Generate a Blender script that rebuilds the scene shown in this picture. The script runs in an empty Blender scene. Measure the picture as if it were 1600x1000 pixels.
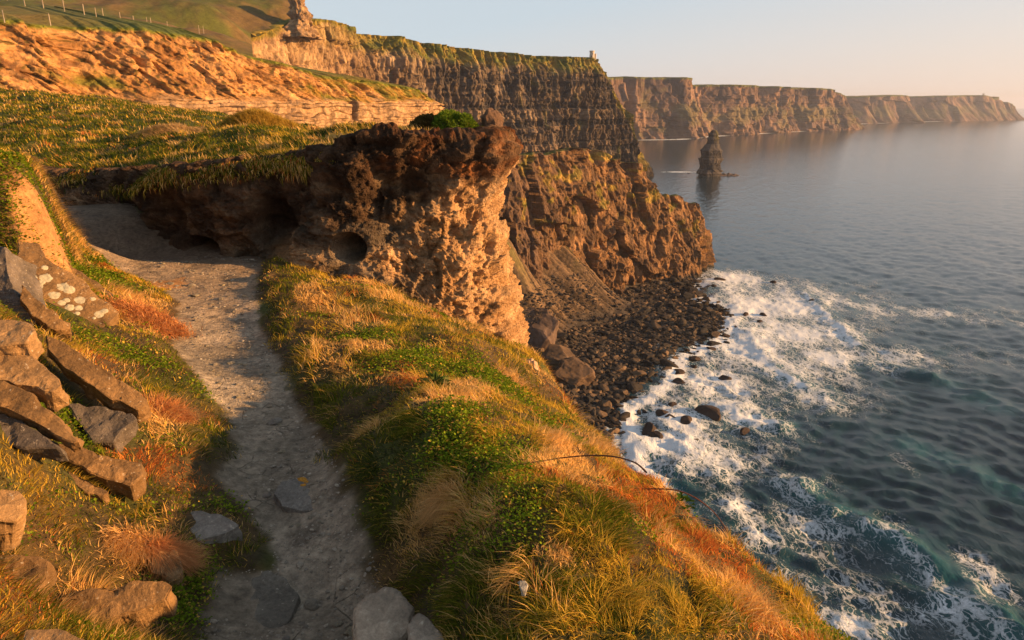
import bpy, bmesh, math, random
import numpy as np

# ------------------------------------------------------------------ camera, sky, sun, exposure
TH = math.radians(17.6)
FPX = 1600 * 24 / 36.0
SEA = -107.0
sc = bpy.context.scene
col = sc.collection
cam_d = bpy.data.cameras.new('camera'); cam_d.lens = 24; cam_d.sensor_width = 36
cam_d.clip_start = 0.05; cam_d.clip_end = 60000
cam = bpy.data.objects.new('camera', cam_d); col.objects.link(cam)
cam.location = (0, 0, 0); cam.rotation_euler = (math.pi / 2 - TH, 0, 0)
sc.camera = cam
SUN_AZ = math.radians(-5)      # measured from +X
SUN_EL = math.radians(11.5)
world = bpy.data.worlds.new('World'); sc.world = world; world.use_nodes = True
wn = world.node_tree.nodes; wl = world.node_tree.links
bg = wn['Background']; sky = wn.new('ShaderNodeTexSky'); sky.sky_type = 'NISHITA'
sky.sun_disc = False; sky.sun_elevation = SUN_EL; sky.sun_rotation = math.pi / 2 - SUN_AZ
sky.air_density = 1.0; sky.dust_density = 1.6; sky.ozone_density = 2.0; sky.altitude = 100
# evening tint of the lower sky: bluish away from the sun, cream and peach towards it
def _m(op, a, b, clamp=False):
    x = wn.new('ShaderNodeMath'); x.operation = op; x.use_clamp = clamp
    for i, v in enumerate((a, b)):
        if isinstance(v, (int, float)): x.inputs[i].default_value = v
        else: wl.new(v, x.inputs[i])
    return x.outputs[0]
tc = wn.new('ShaderNodeTexCoord'); sx = wn.new('ShaderNodeSeparateXYZ'); wl.new(tc.outputs['Generated'], sx.inputs[0])
tz = _m('MAXIMUM', sx.outputs['Z'], 0.0)
tt = _m('SUBTRACT', _m('ADD', _m('MULTIPLY', sx.outputs['X'], .80), .42), _m('MULTIPLY', tz, 4.0), True)
gr = wn.new('ShaderNodeMix'); gr.data_type = 'RGBA'; wl.new(tt, gr.inputs[0])
gr.inputs[6].default_value = (4.4, 5.1, 5.65, 1); gr.inputs[7].default_value = (6.8, 5.0, 3.8, 1)
fm = _m('MULTIPLY', _m('POWER', 2.718, _m('MULTIPLY', tz, -2.0)), .88)
mk = wn.new('ShaderNodeMix'); mk.data_type = 'RGBA'; wl.new(fm, mk.inputs[0]); hs = wn.new('ShaderNodeHueSaturation'); hs.inputs['Saturation'].default_value = .45; wl.new(sky.outputs[0], hs.inputs['Color']); wl.new(hs.outputs[0], mk.inputs[6]); wl.new(gr.outputs[2], mk.inputs[7])
wl.new(mk.outputs[2], bg.inputs[0]); bg.inputs[1].default_value = 0.065
sun_d = bpy.data.lights.new('sun', 'SUN'); sun_d.energy = 5.0; sun_d.angle = math.radians(0.6)
sun_d.color = (1.0, 0.53, 0.19)
sun = bpy.data.objects.new('sun', sun_d); col.objects.link(sun)
sv = (math.cos(SUN_EL) * math.cos(SUN_AZ), math.cos(SUN_EL) * math.sin(SUN_AZ), math.sin(SUN_EL))
from mathutils import Vector
sun.rotation_euler = Vector(sv).to_track_quat('Z', 'Y').to_euler()
sun.location = (60, -10, 40)
sc.view_settings.view_transform = 'Standard'; sc.view_settings.look = 'None'
sc.view_settings.exposure = 1.28; sc.view_settings.gamma = 1.0
sc.render.engine = 'CYCLES'
sc.cycles.use_denoising = True
try: sc.cycles.denoiser = 'OPENIMAGEDENOISE'
except Exception: pass
sc.cycles.max_bounces = 6; sc.cycles.volume_bounces = 0; sc.cycles.diffuse_bounces = 3
sc.cycles.transparent_max_bounces = 4

rng = np.random.default_rng(7)
random.seed(7)

# ------------------------------------------------------------------ numpy helpers
CT, ST = math.cos(TH), math.sin(TH)
def pix_dir(px, py):
    a = (px - 800) / FPX; b = (500 - py) / FPX
    return np.array([a, CT + b * ST, -ST + b * CT])
def WZ(px, py, z):
    d = pix_dir(px, py); return d * (z / d[2])
def WY(px, py, Y):
    d = pix_dir(px, py); return d * (Y / d[1])

_perm = np.random.default_rng(11).permutation(256).astype(np.int64)
_perm = np.concatenate([_perm, _perm, _perm])
_g = np.random.default_rng(12).normal(size=(256, 3)); _g /= np.linalg.norm(_g, axis=1)[:, None]
def noise(x, y, z=0.0):
    x, y, z = np.broadcast_arrays(np.asarray(x, float), np.asarray(y, float), np.asarray(z, float))
    xi = np.floor(x).astype(np.int64); yi = np.floor(y).astype(np.int64); zi = np.floor(z).astype(np.int64)
    xf = x - xi; yf = y - yi; zf = z - zi
    u = xf * xf * xf * (xf * (xf * 6 - 15) + 10); v = yf * yf * yf * (yf * (yf * 6 - 15) + 10)
    w = zf * zf * zf * (zf * (zf * 6 - 15) + 10)
    r = 0
    for i in (0, 1):
        a = _perm[(xi + i) & 255]
        wu = u if i else 1 - u
        for j in (0, 1):
            b = _perm[a + ((yi + j) & 255)]
            wv = v if j else 1 - v
            for k in (0, 1):
                c = _perm[b + ((zi + k) & 255)]
                g = _g[c]
                ww = w if k else 1 - w
                r = r + wu * wv * ww * (g[..., 0] * (xf - i) + g[..., 1] * (yf - j) + g[..., 2] * (zf - k))
    return r * 1.6
def fbm(x, y, z=0.0, o=4, gain=.5):
    s = 0; a = 1; t = 0
    for k in range(o):
        f = 2.0 ** k
        s = s + a * noise(np.asarray(x) * f + 17.3 * k, np.asarray(y) * f + 5.1 * k, np.asarray(z) * f + 9.7 * k)
        t += a; a *= gain
    return s / t
def ridged(x, y, z=0.0, o=4):
    s = 0; a = 1; t = 0
    for k in range(o):
        f = 2.0 ** k
        n = 1 - np.abs(noise(np.asarray(x) * f + 7.3 * k, np.asarray(y) * f + 3.1 * k, np.asarray(z) * f + 1.7 * k)) * 2
        s = s + a * n; t += a; a *= .5
    return s / t
def hsh(i, seed=0):
    i = np.asarray(i).astype(np.int64)
    return _perm[_perm[(i + seed * 37) & 255] + ((i // 256 + seed) & 255)] / 255.0
def facet(S, Z, w, h, seed=0, tilt=.8):
    u = S / w + fbm(S / w / 2.3, Z / h / 2.3, seed + .5, 2) * .5; v = Z / h + fbm(S / w / 2.3, Z / h / 2.3, seed + 7.5, 2) * .35
    ui = np.floor(u); vi = np.floor(v); best = np.full(np.shape(u), 9e9); val = np.zeros(np.shape(u))
    for i in (-1, 0, 1):
        for j in (-1, 0, 1):
            a = ui + i; b = vi + j; k = a * 57 + b * 131 + 900
            cx = a + .15 + .7 * hsh(k, seed + 1); cy = b + .15 + .7 * hsh(k, seed + 2)
            d = (u - cx) ** 2 + (v - cy) ** 2; q = (hsh(k, seed + 3) - .5) + tilt * ((hsh(k, seed + 4) - .5) * (u - cx) + (hsh(k, seed + 5) - .5) * (v - cy))
            m = d < best; val = np.where(m, q, val); best = np.where(m, d, best)
    return val
def sstep(a, b, x):
    t = np.clip((np.asarray(x, float) - a) / (b - a), 0, 1); return t * t * (3 - 2 * t)
def mixc(a, b, t):
    t = np.asarray(t)[..., None]; return np.asarray(a) * (1 - t) + np.asarray(b) * t

class TPS:
    def __init__(self, pts, reg=1e-3):
        P = np.array(pts, float); self.c = P[:, :2]; n = len(P)
        self.m = self.c.mean(0); self.s = self.c.std()
        c = (self.c - self.m) / self.s
        d = np.linalg.norm(c[:, None] - c[None], axis=2)
        K = self.k(d) + reg * np.eye(n); Q = np.c_[np.ones(n), c]
        A = np.block([[K, Q], [Q.T, np.zeros((3, 3))]])
        w = np.linalg.solve(A, np.r_[P[:, 2], 0, 0, 0]); self.cn = c; self.w = w[:n]; self.a = w[n:]
    def k(self, r): return np.where(r > 1e-9, r * r * np.log(np.maximum(r, 1e-9)), 0)
    def __call__(self, x, y):
        x, y = np.broadcast_arrays(np.asarray(x, float), np.asarray(y, float))
        sh = x.shape; X = ((x.ravel() - self.m[0]) / self.s); Y = ((y.ravel() - self.m[1]) / self.s)
        r = self.a[0] + self.a[1] * X + self.a[2] * Y
        for i in range(len(self.w)):
            d2 = (X - self.cn[i, 0]) ** 2 + (Y - self.cn[i, 1]) ** 2
            r = r + self.w[i] * .5 * np.where(d2 > 1e-16, d2 * np.log(np.maximum(d2, 1e-16)), 0)
        return r.reshape(sh)

def poly_sd(poly, x, y, closed=True):
    """distance to polyline; with closed: signed, negative inside"""
    P = np.asarray(poly, float); x = np.asarray(x, float); y = np.asarray(y, float)
    d = np.full(x.shape, 1e18); ins = np.zeros(x.shape, bool)
    n = len(P)
    for i in range(n if closed else n - 1):
        a = P[i]; b = P[(i + 1) % n]; e = b - a
        t = np.clip(((x - a[0]) * e[0] + (y - a[1]) * e[1]) / (e @ e + 1e-12), 0, 1)
        d = np.minimum(d, (x - a[0] - t * e[0]) ** 2 + (y - a[1] - t * e[1]) ** 2)
        if closed:
            c = (a[1] > y) != (b[1] > y)
            with np.errstate(divide='ignore', invalid='ignore'):
                xi = a[0] + (y - a[1]) / (b[1] - a[1] + 1e-30) * (b[0] - a[0])
            ins ^= c & (x < xi)
    d = np.sqrt(d)
    return np.where(ins, -d, d) if closed else d

# ------------------------------------------------------------------ mesh + object helpers
def tag(o, label=None, cat=None, group=None, kind=None):
    if label: o['label'] = label
    if cat: o['category'] = cat
    if group: o['group'] = group
    if kind: o['kind'] = kind
    return o
def fastmesh(name, V, F, C=None, smooth=True):
    """V (n,3); F list of (m,k) int arrays; C (n,3)"""
    me = bpy.data.meshes.new(name)
    V = np.asarray(V, np.float32).reshape(-1, 3)
    if not isinstance(F, (list, tuple)): F = [F]
    loops = np.concatenate([f.ravel() for f in F]).astype(np.int32)
    sizes = np.concatenate([np.full(len(f), f.shape[1], np.int32) for f in F])
    starts = np.concatenate([[0], np.cumsum(sizes)[:-1]]).astype(np.int32)
    me.vertices.add(len(V)); me.vertices.foreach_set('co', V.ravel())
    me.loops.add(len(loops)); me.loops.foreach_set('vertex_index', loops)
    me.polygons.add(len(sizes)); me.polygons.foreach_set('loop_start', starts)
    me.polygons.foreach_set('loop_total', sizes)
    me.polygons.foreach_set('use_smooth', np.full(len(sizes), smooth))
    me.update(calc_edges=True)
    if C is not None:
        a = me.color_attributes.new('col', 'FLOAT_COLOR', 'POINT')
        C4 = np.ones((len(V), 4), np.float32); C = np.asarray(C, np.float32)
        C4[:, :C.shape[1]] = C
        a.data.foreach_set('color', C4.ravel())
    return me
def obj(name, me, mat, parent=None):
    o = bpy.data.objects.new(name, me); col.objects.link(o)
    if mat: me.materials.append(mat)
    if parent: o.parent = parent
    return o
def gridfaces(nu, nv, keep=None):
    i = np.arange((nu - 1) * (nv - 1)); a = i // (nv - 1); b = i % (nv - 1)
    q = np.stack([a * nv + b, (a + 1) * nv + b, (a + 1) * nv + b + 1, a * nv + b + 1], 1)
    if keep is not None: q = q[keep.ravel()[q].all(1)]
    return q
def resample(P, n):
    P = np.asarray(P, float)
    seg = np.r_[0, np.cumsum(np.linalg.norm(np.diff(P[:, :2], axis=0), axis=1))]
    s = np.linspace(0, seg[-1], n)
    R = np.stack([np.interp(s, seg, P[:, k]) for k in range(P.shape[1])], 1)
    return R, s

# ------------------------------------------------------------------ material helpers
class NT:
    def __init__(self, name):
        self.m = bpy.data.materials.new(name); self.m.use_nodes = True
        self.t = self.m.node_tree; self.n = self.t.nodes; self.l = self.t.links
        self.b = self.n['Principled BSDF']
    def new(self, t, **k):
        x = self.n.new(t)
        for a, b in k.items(): setattr(x, a, b)
        return x
    def set(self, sock, v):
        if hasattr(v, 'is_output') or isinstance(v, bpy.types.NodeSocket): self.l.new(v, sock)
        else: sock.default_value = v
    def attr(self, name='col'):
        return self.new('ShaderNodeAttribute', attribute_name=name)
    def pos(self, scale=(1, 1, 1), rot=(0, 0, 0)):
        g = self.new('ShaderNodeTexCoord'); mp = self.new('ShaderNodeMapping')
        self.l.new(g.outputs['Object'], mp.inputs[0]); mp.inputs['Scale'].default_value = scale
        mp.inputs['Rotation'].default_value = rot; return mp.outputs[0]
    def noise(self, vec, scale, detail=5, rough=.6, dist=0):
        x = self.new('ShaderNodeTexNoise'); self.l.new(vec, x.inputs['Vector'])
        x.inputs['Scale'].default_value = scale; x.inputs['Detail'].default_value = detail
        x.inputs['Roughness'].default_value = rough; x.inputs['Distortion'].default_value = dist
        return x.outputs['Fac']
    def voro(self, vec, scale, feature='F1', out='Distance', rnd=1):
        x = self.new('ShaderNodeTexVoronoi', feature=feature); self.l.new(vec, x.inputs['Vector'])
        x.inputs['Scale'].default_value = scale; x.inputs['Randomness'].default_value = rnd
        return x.outputs[out]
    def ramp(self, fac, stops, interp='LINEAR'):
        x = self.new('ShaderNodeValToRGB'); self.l.new(fac, x.inputs[0]); r = x.color_ramp; r.interpolation = interp
        while len(r.elements) < len(stops): r.elements.new(.5)
        for e, (p, c) in zip(r.elements, stops):
            e.position = p; e.color = (c, c, c, 1) if not hasattr(c, '__len__') else (*c, 1)
        return x.outputs[0]
    def mix(self, a, b, f, mode='MIX'):
        x = self.new('ShaderNodeMix', data_type='RGBA', blend_type=mode)
        self.set(x.inputs[0], f)
        for s, v in ((x.inputs[6], a), (x.inputs[7], b)):
            if isinstance(v, tuple): s.default_value = (*v, 1)
            else: self.l.new(v, s)
        return x.outputs[2]
    def math(self, op, a, b=0.0, c=None, clamp=False):
        x = self.new('ShaderNodeMath', operation=op, use_clamp=clamp)
        self.set(x.inputs[0], a); self.set(x.inputs[1], b)
        if c is not None: self.set(x.inputs[2], c)
        return x.outputs[0]
    def bump(self, h, strength=.5, dist=.1, normal=None):
        x = self.new('ShaderNodeBump'); self.l.new(h, x.inputs['Height'])
        x.inputs['Strength'].default_value = strength; x.inputs['Distance'].default_value = dist
        if normal is not None: self.l.new(normal, x.inputs['Normal'])
        return x.outputs[0]
    def out(self, colr=None, rough=.9, normal=None, spec=.2):
        if colr is not None: self.set(self.b.inputs['Base Color'], colr if not isinstance(colr, tuple) else (*colr, 1))
        self.set(self.b.inputs['Roughness'], rough); self.b.inputs['Specular IOR Level'].default_value = spec
        if normal is not None: self.l.new(normal, self.b.inputs['Normal'])
        return self.m

def rock_mat(name, fscale, bdist, contrast=.5, streak=None, bstr=.6):
    t = NT(name); p = t.pos(); a = t.attr().outputs[0]
    n1 = t.noise(p, fscale, 8, .65)
    c = t.mix(a, t.ramp(n1, [(.3, 1 - contrast), (.7, 1 + contrast)]), 1.0, 'MULTIPLY')
    n2 = t.noise(p, fscale * 4.3, 6, .7)
    c = t.mix(c, t.ramp(n2, [(.3, 1 - contrast * .7), (.7, 1 + contrast * .7)]), 1.0, 'MULTIPLY')
    h = t.math('ADD', n1, t.math('MULTIPLY', n2, .5))
    if streak:
        q = t.pos(streak); n3 = t.noise(q, 1, 6, .7)
        c = t.mix(c, t.ramp(n3, [(.3, .55), (.7, 1.4)]), .8, 'MULTIPLY')
        h = t.math('ADD', h, t.math('MULTIPLY', n3, 1.0))
    return t.out(c, .92, t.bump(h, bstr, bdist), .15)

M_cliff = rock_mat('cliff_rock', .06, 3.0, .35, (.12, .12, .03), .7)
M_far = rock_mat('far_rock', .02, 8.0, .3, (.025, .025, .008), .5)
M_head = rock_mat('headland_rock', .12, 2.0, .35, (.3, .3, .10), .7)
M_midclay = rock_mat('eroded_clay', .5, .5, .25, (.6, .6, .35), .7)
M_beach = rock_mat('beach_gravel', .5, .6, .45, None, .8)
M_bould = rock_mat('boulder_rock', .6, .3, .3, None, .6)
M_turf = rock_mat('distant_turf', .12, 1.0, .3, None, .5)

def bank_mat():
    t = NT('bank_clay'); p = t.pos(); at = t.attr(); a = at.outputs[0]; pit = at.outputs['Alpha']
    n1 = t.noise(p, 3, 8, .7); n2 = t.noise(p, 18, 8, .75); v = t.voro(p, 19, 'F1')
    v2 = t.voro(p, 38, 'F1')
    c = t.mix(a, t.ramp(n1, [(.3, .6), (.7, 1.35)]), 1.0, 'MULTIPLY')
    c = t.mix(c, t.ramp(n2, [(.3, .7), (.7, 1.25)]), 1.0, 'MULTIPLY')
    h = t.math('ADD', n1, t.math('MULTIPLY', n2, .35))
    h = t.math('SUBTRACT', h, t.math('MULTIPLY', t.ramp(v, [(.0, 1.), (.45, 0.)]), .22))
    h = t.math('SUBTRACT', h, t.math('MULTIPLY', t.ramp(v2, [(.0, 1.), (.45, 0.)]), .12))
    return t.out(c, .95, t.bump(h, 1.0, .16), .1)
M_bank = bank_mat()

def ground_mat():
    t = NT('path_ground'); p = t.pos(); a = t.attr().outputs[0]
    n1 = t.noise(p, 2.2, 8, .65); n2 = t.noise(p, 16, 8, .75); v = t.voro(p, 34, 'F1'); vc = t.voro(p, 34, 'F1', 'Color')
    c = t.mix(a, t.ramp(n1, [(.32, .62), (.7, 1.25)]), 1.0, 'MULTIPLY')
    c = t.mix(c, t.ramp(n2, [(.35, .6), (.65, 1.3)]), 1.0, 'MULTIPLY')
    crk = t.voro(t.mix(p, vc, .0), 5, 'DISTANCE_TO_EDGE')
    ck = t.ramp(t.math('ADD', crk, t.math('MULTIPLY', n2, .04)), [(.02, 0.), (.05, 1.)])
    msk = t.ramp(n1, [(.5, 0.), (.62, 1.)])
    ck2 = t.math('MAXIMUM', ck, t.math('SUBTRACT', 1.0, msk))
    c = t.mix(t.mix(c, (.35, .35, .35), 1.0, 'MULTIPLY'), c, ck2)
    h = t.math('ADD', t.math('MULTIPLY', n2, .7), t.math('MULTIPLY', n1, 1.0))
    h = t.math('SUBTRACT', h, t.math('MULTIPLY', t.ramp(v, [(.0, 0.), (.5, 1.)]), .15))
    h = t.math('ADD', h, t.math('MULTIPLY', ck2, .25))
    return t.out(c, .9, t.bump(h, .8, .05), .2)
M_ground = ground_mat()

def stone_mat(name='sandstone', lichen=0.0):
    t = NT(name); p = t.pos(); a = t.attr().outputs[0]
    n1 = t.noise(p, 4, 9, .68); n2 = t.noise(p, 40, 7, .75)
    c = t.mix(a, t.ramp(n1, [(.3, .65), (.7, 1.3)]), 1.0, 'MULTIPLY')
    c = t.mix(c, t.ramp(n2, [(.35, .7), (.65, 1.25)]), 1.0, 'MULTIPLY')
    sp = t.ramp(t.noise(t.pos((1, 1, 1)), 38, 3, .5), [(.66, 0.), (.70, .5)])
    c = t.mix(c, (.55, .5, .4), sp)
    lay = t.noise(t.pos((1.2, 1.2, 30)), 1, 4, .6)
    h = t.math('ADD', n1, t.math('MULTIPLY', n2, .4)); h = t.math('ADD', h, t.math('MULTIPLY', lay, .35))
    return t.out(c, .85, t.bump(h, .7, .05), .3)
M_stone = stone_mat()
def plain(name, c, rough=.9, nscale=20, var=.3, bd=.01):
    t = NT(name); p = t.pos(); n = t.noise(p, nscale, 5, .6)
    cc = t.mix(c, t.ramp(n, [(.3, 1 - var), (.7, 1 + var)]), 1.0, 'MULTIPLY')
    return t.out(cc, rough, t.bump(n, .4, bd), .2)
M_lichen = plain('pale_lichen', (.36, .33, .24), .95, 40, .25)
M_lichen_o = plain('orange_lichen', (.42, .2, .03), .95, 60, .4)
M_wood = plain('weathered_wood', (.30, .25, .19))
M_wire = plain('rusty_wire', (.15, .1, .08))
M_tower = plain('tower_stone', (.42, .38, .34), .9, 1.2, .2)
M_dark = plain('dark_opening', (.02, .02, .02))
M_bramble = plain('bramble_stem', (.10, .035, .02), .7, 60)
M_white = plain('white_stone', (.62, .58, .5))

def blade_mat(name='grass_blade', trans=.4):
    t = NT(name); a = t.attr().outputs[0]
    d = t.new('ShaderNodeBsdfDiffuse'); tr = t.new('ShaderNodeBsdfTranslucent'); mx = t.new('ShaderNodeMixShader')
    t.l.new(a, d.inputs[0]); t.l.new(a, tr.inputs[0]); mx.inputs[0].default_value = trans
    t.l.new(d.outputs[0], mx.inputs[1]); t.l.new(tr.outputs[0], mx.inputs[2])
    t.l.new(mx.outputs[0], t.n['Material Output'].inputs[0]); return t.m
M_blade = blade_mat()

# ------------------------------------------------------------------ sea
def shore_seg():
    return [(WZ(a, b, SEA)[:2], WZ(c, d, SEA)[:2], w) for a, b, c, d, w in [
        (1000, 219, 1060, 218, 22), (1060, 218, 1140, 211, 24), (1140, 211, 1330, 201, 26),
        (1330, 194, 1420, 191, 26), (1420, 191, 1500, 189, 26)]]
def make_sea():
    az = np.concatenate([np.linspace(-80, -8, 60)[:-1], np.linspace(-8, 48, 900), np.linspace(48, 88, 60)[1:]])
    az = np.radians(az); r = np.exp(np.linspace(math.log(70), math.log(19500), 780))
    A, R = np.meshgrid(az, r, indexing='ij'); x = R * np.sin(A); y = R * np.cos(A)
    fade = 1 / (1 + (R / 380) ** 2)
    # swell travelling towards -X, bending near the shore
    ph = x / 62 * 2 * math.pi + 1.6 * fbm(x / 260, y / 260, 3, 3) * 3.0 + .9
    sw = ((np.sin(ph) * .5 + .5) ** 2.2) * (1.5 + 1.2 * noise(x / 150, y / 90, 8))
    sw *= sstep(900, 200, R) * .55
    d = np.array([.55, .83]); q = x * d[0] + y * d[1]; p2 = x * d[1] - y * d[0]
    w1 = (1 - np.abs(noise(q / 7.5 + .8 * noise(x / 40, y / 40, 3), p2 / 15, 2)) * 2) * 1.05
    w2 = (1 - np.abs(noise(q / 3.1, p2 / 8, 5)) * 2) * .75
    w3 = fbm(x / 16, y / 16, 4, 3) * 1.0
    z = SEA + sw + (w1 + w2 + w3) * (.10 + .90 * fade) * np.clip(2000 / R, 0, 1)
    den = np.zeros_like(x)
    for px, py, rx, ry, a in FOAM:
        c = WZ(px, py, SEA); e = ((x - c[0]) / rx) ** 2 + ((y - c[1]) / ry) ** 2
        den = np.maximum(den, a * np.exp(-e * .8))
    warp = fbm(x / 22, y / 30, 1, 4) * .45
    den = den * (1 + warp) * .9
    # crest foam on the breaking swell
    crest = sstep(.82, .97, np.sin(ph) * .5 + .5)
    near = sstep(520, 150, R)
    den = np.maximum(den, crest * near * np.clip(.05 + .8 * noise(x / 24, y / 34, 6), 0, .4))
    teal = np.zeros_like(x)
    for L_, A_, fo in [([(1262, 462), (1283, 480), (1300, 500), (1322, 520), (1345, 542)], .9, .9), ([(1145, 505), (1180, 545), (1215, 580), (1265, 612)], .7, .8), ([(1250, 770), (1290, 800), (1400, 850), (1480, 920), (1565, 1000), (1640, 1060)], 2.6, .42),
                       ([(1150, 640), (1163, 655), (1175, 662), (1215, 668)], 1.3, 1.0), ([(1380, 572), (1430, 588), (1480, 603), (1560, 640)], 1.7, .15), ([(990, 690), (1003, 720), (1030, 760), (1060, 800)], .8, 1.0), ([(1420, 700), (1520, 740), (1640, 800)], 1.4, .0)]:
        Q = [WZ(a_, b_, SEA)[:2] for a_, b_ in L_]; wx = x + fbm(x / 9, y / 9, 3, 3) * 4; wy = y + fbm(x / 9, y / 9, 13, 3) * 4
        dd = poly_sd(Q, wx, wy, False); e_ = poly_sd(Q, wx + 2.5, wy - 1, False)
        A_ = A_ * (.75 + 1.0 * noise(x / 14, y / 14, 30))
        z = z + A_ * np.exp(-(dd / 4.2) ** 2); den = np.maximum(den, fo * np.exp(-(e_ / 2.6) ** 2)); den = np.maximum(den, .62 * fo * np.exp(-(poly_sd(Q, wx + 7, wy - 3, False) / 8) ** 2))
        teal = np.maximum(teal, np.exp(-(dd / 7) ** 2))
    for (a, b, w) in shore_seg():
        dd = poly_sd([a, b], x, y, False); den = np.maximum(den, .8 * np.exp(-(dd / w) ** 2) * (1 + .6 * noise(x / 60, y / 60, 2)))
    c = WZ(1060, 269, SEA); den = np.maximum(den, .75 * np.exp(-((x - c[0]) / 30) ** 2 - ((y - c[1]) / 10) ** 2))
    for b in BSHORE:
        dd = poly_sd(b, x, y, False); den = np.maximum(den, .9 * np.exp(-(dd / 5) ** 2) * (1 + .5 * noise(x / 8, y / 8, 2)))
    C = np.zeros((x.size, 4), np.float32)
    C[:, 0] = np.clip(den, 0, 1.2).ravel(); C[:, 1] = np.clip(np.maximum(sstep(.6, 1, np.sin(ph) * .5 + .5) * .10, teal) * near, 0, 1).ravel()
    C[:, 2] = near.ravel()
    z = z + np.clip(den, 0, 1) * .15
    me = fastmesh('sea', np.stack([x, y, z], -1), gridfaces(*x.shape), C)
    t = NT('sea_water'); p = t.pos(); at = t.attr('col'); sp = t.new('ShaderNodeSeparateColor'); t.l.new(at.outputs[0], sp.inputs[0])
    den = sp.outputs[0]; cr = sp.outputs[1]; nr = sp.outputs[2]
    pw = t.new('ShaderNodeVectorMath', operation='ADD'); nz = t.new('ShaderNodeTexNoise'); t.l.new(p, nz.inputs[0])
    nz.inputs['Scale'].default_value = .18; nz.inputs['Detail'].default_value = 4
    ml = t.new('ShaderNodeVectorMath', operation='SCALE'); t.l.new(nz.outputs['Color'], ml.inputs[0]); ml.inputs['Scale'].default_value = 5.0
    t.l.new(p, pw.inputs[0]); t.l.new(ml.outputs[0], pw.inputs[1]); P = pw.outputs[0]
    ms = t.new('ShaderNodeMapping'); t.l.new(P, ms.inputs[0]); ms.inputs['Scale'].default_value = (1.25, .5, 1); PS = ms.outputs[0]
    web1 = t.voro(PS, .30, 'DISTANCE_TO_EDGE'); web2 = t.voro(PS, .8, 'DISTANCE_TO_EDGE'); lowf = t.noise(PS, .09, 4, .6)
    fine = t.noise(P, 1.4, 6, .7)
    web = t.math('MINIMUM', t.math('MULTIPLY', web1, 1.0), t.math('MULTIPLY', web2, 1.6))
    # foam where web distance < threshold that grows with density
    dn = t.math('ADD', t.math('ADD', den, t.math('MULTIPLY', t.math('SUBTRACT', lowf, .5), 1.3)), t.math('MULTIPLY', t.math('SUBTRACT', fine, .5), 1.0))
    thr = t.math('MULTIPLY', t.math('POWER', t.math('MAXIMUM', dn, 0.0), 2.0), .7)
    f = t.math('SUBTRACT', thr, web)
    foam = t.ramp(f, [(.0, 0.), (.06, .45), (.26, .95)])
    gate = t.ramp(den, [(.08, 0.), (.3, 1.)])
    foam = t.math('MULTIPLY', foam, gate)
    deep = t.mix((.006, .022, .032), (.009, .075, .085), t.math('MULTIPLY', t.math('ADD', cr, t.math('MULTIPLY', den, .9)), .8, clamp=True))
    deep = t.mix(deep, (.09, .19, .21), t.ramp(den, [(.25, 0.), (1., .55)]))
    c = t.mix(deep, (.74, .78, .82), foam)
    rough = t.math('ADD', t.math('MULTIPLY', foam, .6), .13)
    n1 = t.noise(t.pos((.55, .55, 1), (0, 0, math.radians(-34))), 1.0, 6, .65, .6)
    n1s = t.noise(t.pos((.9, .22, 1), (0, 0, math.radians(56))), 1.1, 6, .62)
    hh = t.math('MULTIPLY', t.math('ADD', t.math('MULTIPLY', n1, .5), n1s), t.math('ADD', t.math('MULTIPLY', nr, .75), .32))
    hh = t.math('ADD', hh, t.math('MULTIPLY', t.noise(t.pos((2.2, 3.4, 1), (0, 0, math.radians(-34))), 1.0, 4, .6), .22))
    b = t.new('ShaderNodeBump'); t.l.new(hh, b.inputs['Height']); b.inputs['Distance'].default_value = .42; b.inputs['Strength'].default_value = .6
    b2 = t.bump(t.math('MULTIPLY', foam, t.math('ADD', fine, .3)), .5, .3, b.outputs[0])
    t.b.inputs['IOR'].default_value = 1.33
    m = t.out(c, rough, b2, .5)
    tag(obj('sea', me, m), 'grey blue sea with ripples and white surf near the rocks', 'sea', kind='structure')

FOAM = [(1220, 470, 60, 55, .55), (1200, 560, 40, 40, .6), (1130, 640, 28, 30, .6), (1080, 720, 20, 18, .62), (1200, 840, 26, 20, .38), (1300, 940, 22, 14, .36), (1380, 560, 40, 25, .42), (1250, 620, 25, 20, .5), (1480, 560, 50, 20, .25),
        (1150, 440, 25, 28, .8), (1200, 480, 34, 30, .95), (1240, 520, 28, 25, .95), (1180, 540, 24, 22, .9),
        (1290, 560, 20, 20, .7), (1120, 600, 16, 20, .85), (1060, 660, 13, 15, .85), (1040, 700, 12, 10, .95),
        (1100, 740, 12, 10, .55), (1170, 640, 15, 15, .55), (1350, 480, 34, 14, .5), (1470, 490, 60, 16, .36),
        (1590, 505, 50, 14, .33), (1320, 520, 14, 20, .6), (1130, 800, 11, 8, .5), (1180, 850, 12, 8, .55), (1250, 920, 13, 8, .55),
        (1330, 980, 11, 6, .62), (1270, 830, 12, 9, .42), (1470, 960, 9, 5, .5), (1250, 760, 16, 9, .36),
        (1400, 820, 5, 12, .35), (1000, 690, 7, 9, 1.0), (1090, 470, 14, 10, .85), (1340, 445, 20, 10, .3)]
BSHORE = [[WZ(a, b, SEA)[:2] for a, b in L] for L in [
    [(1108, 442), (1065, 462), (1100, 468), (1148, 482), (1146, 503), (1122, 540), (1065, 560), (1052, 592), (1020, 622), (986, 640), (990, 705), (1002, 730), (1040, 780)]]]
make_sea()

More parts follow.
